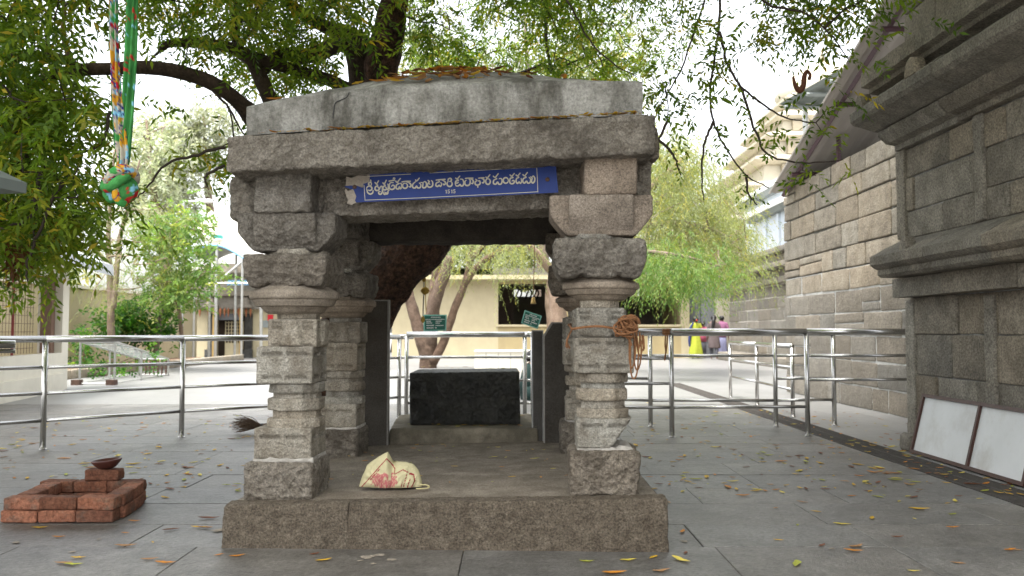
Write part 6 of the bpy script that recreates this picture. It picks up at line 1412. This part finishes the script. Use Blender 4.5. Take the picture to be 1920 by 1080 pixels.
shrub('dark green glossy shrub below the bright tree', G(262, 692), cloud([(190, 590), (230, 570), (300, 575), (322, 590), (310, 625), (260, 630), (200, 620)], 40, 22.5, 24), 11, dict(L=.3, m=8, ll=.16, lw=.07, droop=.3, ang=60, pend=.2, palette=DRK, pw=FW))
shrub('thin leggy plant climbing the cream boundary wall', G(160, 698), cloud([(140, 590), (175, 590), (160, 640), (190, 690), (140, 690)], 12, 19.5, 21.5), 6, dict(L=.25, m=6, ll=.13, lw=.05, droop=.3, ang=60, pend=.2, palette=DRK, pw=FW))
shrub('low plants at the edge of the planting bed', G(185, 705), cloud([(140, 670), (330, 660), (320, 690), (140, 710)], 22, 18.5, 25), 6, dict(L=.25, m=6, ll=.12, lw=.05, droop=.3, ang=60, pend=.2, palette=DRK, pw=FW))
shrub('dark leafy plants seen through the kiosk opening', (-11.3, 15.5, 0), [(-11.2 + rg.uniform(-.6, .5), 15.3 + rg.uniform(-1.6, 1.2), rg.uniform(.7, 2.4)) for _ in range(34)], 9, dict(L=.3, m=7, ll=.2, lw=.08, droop=.4, ang=60, pend=.4, palette=DRK, pw=FW), 6)
# trees far behind, haze painted into their pale leaf colours
HAZE_PAL = [(0.40, 0.43, 0.31), (0.45, 0.47, 0.35), (0.35, 0.38, 0.26), (0.50, 0.51, 0.39), (0.46, 0.44, 0.29)]
def far_tree(label, px, d, poly, n, k=11, pal=HAZE_PAL, ll=.34, gap=-.3):
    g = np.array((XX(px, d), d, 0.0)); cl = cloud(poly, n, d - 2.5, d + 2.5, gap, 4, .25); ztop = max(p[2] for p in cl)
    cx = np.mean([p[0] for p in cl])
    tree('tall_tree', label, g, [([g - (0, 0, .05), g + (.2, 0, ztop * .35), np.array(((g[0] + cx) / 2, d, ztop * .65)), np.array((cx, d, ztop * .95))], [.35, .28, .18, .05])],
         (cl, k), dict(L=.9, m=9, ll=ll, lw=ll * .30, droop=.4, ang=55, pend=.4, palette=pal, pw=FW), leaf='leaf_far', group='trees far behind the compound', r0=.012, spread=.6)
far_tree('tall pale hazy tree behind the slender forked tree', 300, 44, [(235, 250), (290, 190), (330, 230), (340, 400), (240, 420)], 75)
far_tree('tall pale hazy tree left of the pavilion roof corner', 395, 47, [(320, 260), (380, 200), (440, 230), (460, 330), (400, 400), (330, 400)], 80, pal=[(0.32, 0.33, 0.26), (0.37, 0.38, 0.29), (0.27, 0.27, 0.21), (0.42, 0.43, 0.31), (0.4, 0.4, 0.29)])  # haze painted into these greyed leaf colours too
far_tree('far tree filling the gap left of the kiosk roof', 60, 38, [(-80, 330), (120, 360), (150, 480), (120, 560), (-80, 520)], 60, pal=FEA)
far_tree('far green tree behind the left end of the hall', 745, 42, [(660, 380), (800, 380), (830, 520), (680, 540)], 60, pal=BRI)
far_tree('far green tree behind the middle of the hall', 905, 43, [(800, 400), (1010, 380), (1040, 500), (830, 510)], 85, pal=FEA)
far_tree('far tree behind the hall right end', 1180, 45, [(1040, 300), (1260, 260), (1330, 380), (1280, 520), (1060, 520)], 110, pal=FEA)
far_tree('tall far tree above the pavilion roof', 1010, 40, [(760, 20), (1180, 30), (1220, 200), (1000, 260), (760, 240)], 110, pal=FEA, gap=-.1)

# ================================================================== fallen leaves
def leaf_mesh(L, W, curl, fold, seed):
    r = random.Random(seed); n = 7; V = []
    for i in range(n):
        t = i / (n - 1); w = W * math.sin(math.pi * min(1, t * .96 + .03)) ** .8 * (1.1 - .35 * t)
        x = (t - .5) * L; z = curl * (math.cos((t - .5) * 3.0) * -1 + .1) * L * .5 + curl * L * .45
        b = .15 * L * math.sin(t * 3) * r.uniform(-.4, .4)
        V += [(x, b - w, z + fold * w), (x, b, z), (x, b + w, z + fold * w)]
    Fq = []
    for i in range(n - 1):
        for j in (0, 1): a = i * 3 + j; Fq.append((a, a + 3, a + 4, a + 1))
    return np.array(V), Fq
LEAFC = {'yellow': (0.55, 0.34, 0.035), 'orange': (0.52, 0.21, 0.03), 'brown': (0.17, 0.065, 0.03), 'green': (0.34, 0.36, 0.05), 'tan': (0.36, 0.2, 0.09), 'lemon': (0.62, 0.50, 0.09)}
def leaf_at(px, py, L, col, rot, z=0.003, curl=.25, pos=None, seed=0):
    p = G(px, py) if pos is None else np.array(pos); V, f = leaf_mesh(L, L * .16, curl * .5, .35, seed); V[:, 2] -= V[:, 2].min()
    V, f = xf((V, f), (p[0], p[1], (p[2] if pos is not None else 0) + z), rot); return V, f, np.tile(LEAFC[col], (len(V), 1)) * random.uniform(.85, 1.15)
BIGL = [(1110, 1032, .125, 'yellow', .1, 'large curled yellow leaf at the foot of the platform'), (1277, 1052, .12, 'lemon', -1.0, 'pale yellow leaf right of the platform corner'), (1240, 1072, .09, 'tan', .4, 'tan leaf at the bottom edge below the platform corner'),
        (1152, 1076, .11, 'orange', .2, 'orange leaf cut by the bottom edge of the picture'), (1393, 930, .10, 'orange', .1, 'curled orange leaf between railing and platform on the right'), (1724, 956, .125, 'yellow', -.1, 'long yellow leaf in front of the leaning board'),
        (1605, 1026, .10, 'tan', .5, 'crumpled tan leaf on the right paving'), (1601, 1034, .09, 'orange', -.3, 'orange leaf beside the crumpled tan leaf'), (1683, 1008, .075, 'brown', .2, 'curled brown leaf below the long yellow leaf'), (1541, 1024, .07, 'brown', .8, 'small dark brown leaf right of the platform'),
        (1787, 990, .08, 'orange', .1, 'orange leaf on the right paving towards the drain'), (1280, 998, .075, 'orange', 1.2, 'upright orange leaf beside the platform end'), (1798, 931, .06, 'brown', 0, 'small brown leaf near the drain'), (392, 973, .12, 'brown', .15, 'curled red-brown leaf left of the platform'),
        (373, 990, .09, 'yellow', 0, 'yellow leaf lying left of the platform corner'), (310, 1057, .10, 'orange', -.1, 'orange leaf on the paving at lower left'), (280, 1050, .08, 'tan', .3, 'tan leaf beside the orange leaf at lower left'), (74, 991, .085, 'yellow', .2, 'yellow leaf in front of the brick pit'),
        (110, 1008, .07, 'orange', .1, 'orange leaf in front of the brick pit'), (445, 1044, .075, 'orange', .5, 'orange leaf below the platform left corner'), (607, 1052, .08, 'yellow', .6, 'folded yellow leaf in front of the platform'), (252, 978, .07, 'orange', .05, 'orange leaf beside the brick pit right side'),
        (147, 1047, .07, 'yellow', .05, 'narrow yellow leaf at lower left'), (138, 1060, .085, 'green', .05, 'yellow-green leaf at lower left'), (590, 1040, .06, 'brown', .8, 'small brown leaf in front of the platform'), (1178, 1052, .085, 'lemon', .3, 'pale leaf below the platform right end'), (1100, 1054, .07, 'green', 0, 'greenish leaf below the platform right end')]
for i, (px, py, L, c, r_, lb) in enumerate(BIGL):
    V, f, C = leaf_at(px, py, L, c, r_, seed=i, curl=.35); tag(obj('fallen_leaf', (V, f), M['litter'], smooth=True, col=C), lb, 'leaf', 'large fallen leaves on the paving')
def litter(name, items, label, cat='leaves', parent=None):
    Vs, Fs, Cs, n = [], [], [], 0
    for V, f, C in items: Vs.append(V); Fs += [tuple(i + n for i in q) for q in f]; Cs.append(C); n += len(V)
    o = obj(name, (np.vstack(Vs), Fs), M['litter'], parent, True, col=np.vstack(Cs)); tag(o, label, cat, None, 'stuff'); return o
cs = ['yellow', 'lemon', 'green', 'orange', 'tan', 'brown']; wts = [.3, .22, .2, .12, .08, .08]
it = []; r2 = random.Random(21)
def blocked(p): return (-1.45 < p[0] < .8 and 4.05 < p[1] < 7.6) or p[0] > 3.42 or (-2.85 < p[0] < -2.1 and 4.65 < p[1] < 5.4)
while len(it) < 620:
    if r2.random() < .6: px, py = r2.uniform(1180, 1920), 1080 - 330 * r2.random() ** .6
    else: px, py = r2.uniform(0, 700), 1080 - 300 * r2.random() ** .6
    p = G(px, py)
    if blocked(p) or p[1] > 15: continue
    dens = fbm(p[None] * 1.2, 31)[0]
    if dens < -.1 and r2.random() < .6: continue
    if p[1] < 5.6 and r2.random() < .8: continue
    it.append(leaf_at(0, 0, r2.choice((.035, .045, .055, .065, .08, .1)) * r2.uniform(.8, 1.2), r2.choices(cs, [.26, .17, .16, .15, .11, .15])[0], r2.uniform(0, 6.28), .003, r2.uniform(.05, .4), pos=(p[0], p[1], 0), seed=r2.randrange(99)))
for _ in range(110):       # drift along the wall and drain
    p = (r2.gauss(3.6, .25) if r2.random() < .5 else r2.uniform(2.9, 4.5), r2.uniform(7.6, 11.5), 0) if r2.random() < .7 else (r2.uniform(3.1, 3.42), r2.uniform(5, 8), 0.004)
    it.append(leaf_at(0, 0, r2.uniform(.04, .085), r2.choices(cs, [.3, .2, .05, .25, .1, .1])[0], r2.uniform(0, 6.28), .004, r2.uniform(.1, .4), pos=p, seed=r2.randrange(99)))
litter('fallen_leaves', it, 'small yellow and green leaves scattered over the paving')
it = []
for _ in range(64):
    x, y = r2.uniform(-1.25, .6), r2.uniform(4.5, 6.3); it.append(leaf_at(0, 0, r2.uniform(.02, .05), r2.choices(cs, wts)[0], r2.uniform(0, 6.28), .004, .2, pos=(x, y, zt(x) + .022), seed=r2.randrange(99)))
for _ in range(40):
    x, y = r2.uniform(-.8, .2), r2.choice((r2.uniform(6.42, 6.6), r2.uniform(7.22, 7.5))); it.append(leaf_at(0, 0, r2.uniform(.03, .06), r2.choices(cs, wts)[0], r2.uniform(0, 6.28), .004, .2, pos=(x, y, .33), seed=r2.randrange(99)))
for _ in range(14): it.append(leaf_at(0, 0, r2.uniform(.03, .06), r2.choices(cs, wts)[0], r2.uniform(0, 6.28), .004, .2, pos=(r2.uniform(-.75, .03), r2.uniform(6.65, 7.15), .752), seed=r2.randrange(99)))
for _ in range(16): it.append(leaf_at(0, 0, r2.uniform(.04, .07), r2.choice(('green', 'yellow', 'lemon')), r2.uniform(0, 6.28), .004, .2, pos=(r2.uniform(-2.65, -2.35), r2.uniform(4.88, 5.15), .004), seed=r2.randrange(99)))
litter('pavilion_floor_leaves', it, 'sparse fallen leaves on the pavilion floor, plinth and pit')
it = []
def cap_at(s, t): p = cap_pt(s, t); return p
for _ in range(120):
    px = r2.gauss(830, 60) if r2.random() < .8 else r2.uniform(640, 1150); s = (px - 462) / 743; t = r2.uniform(.03, .30) if r2.random() < .8 else r2.uniform(.02, .1)
    if not 0.02 < s < .98: continue
    p = cap_at(s, t); it.append(leaf_at(0, 0, r2.uniform(.04, .11), r2.choices(cs, [.2, .06, .06, .3, .2, .18])[0], r2.uniform(0, 6.28), .003 + r2.random() * .02, r2.uniform(.15, .5), pos=p, seed=r2.randrange(99)))
for px, py, t in ((513, 186, .02), (700, 160, .1), (735, 155, .12)):
    p = cap_at((px - 462) / 743, t); it.append(leaf_at(0, 0, .11, r2.choice(('orange', 'brown')), r2.uniform(-.5, .5), .004, .4, pos=p, seed=r2.randrange(99)))
litter('roof_leaves', it, 'drift of dry orange leaves on the pavilion roof')
it = []
for _ in range(420):        # yellow litter caught on the ledge below the plaster cap
    s = r2.random() ** .7; px = 470 + 735 * s; zz_ = float(P(px, 256 - (px - 424) / 806 * 44, 4.2 - .07 * s)[2]); p = (XX(px, 4.25 - .06 * s), 4.262 - .06 * s - r2.random() * .03, zz_ + .014)
    it.append(leaf_at(0, 0, r2.uniform(.012, .035) if r2.random() < .93 else .07, r2.choices(cs, [.45, .2, 0, .2, .1, .05])[0], r2.uniform(0, 6.28), .002 + r2.random() * .008, r2.uniform(.1, .4), pos=p, seed=r2.randrange(99)))
litter('ledge_leaves', it, 'yellow leaf crumbs caught along the ledge of the pavilion roof')
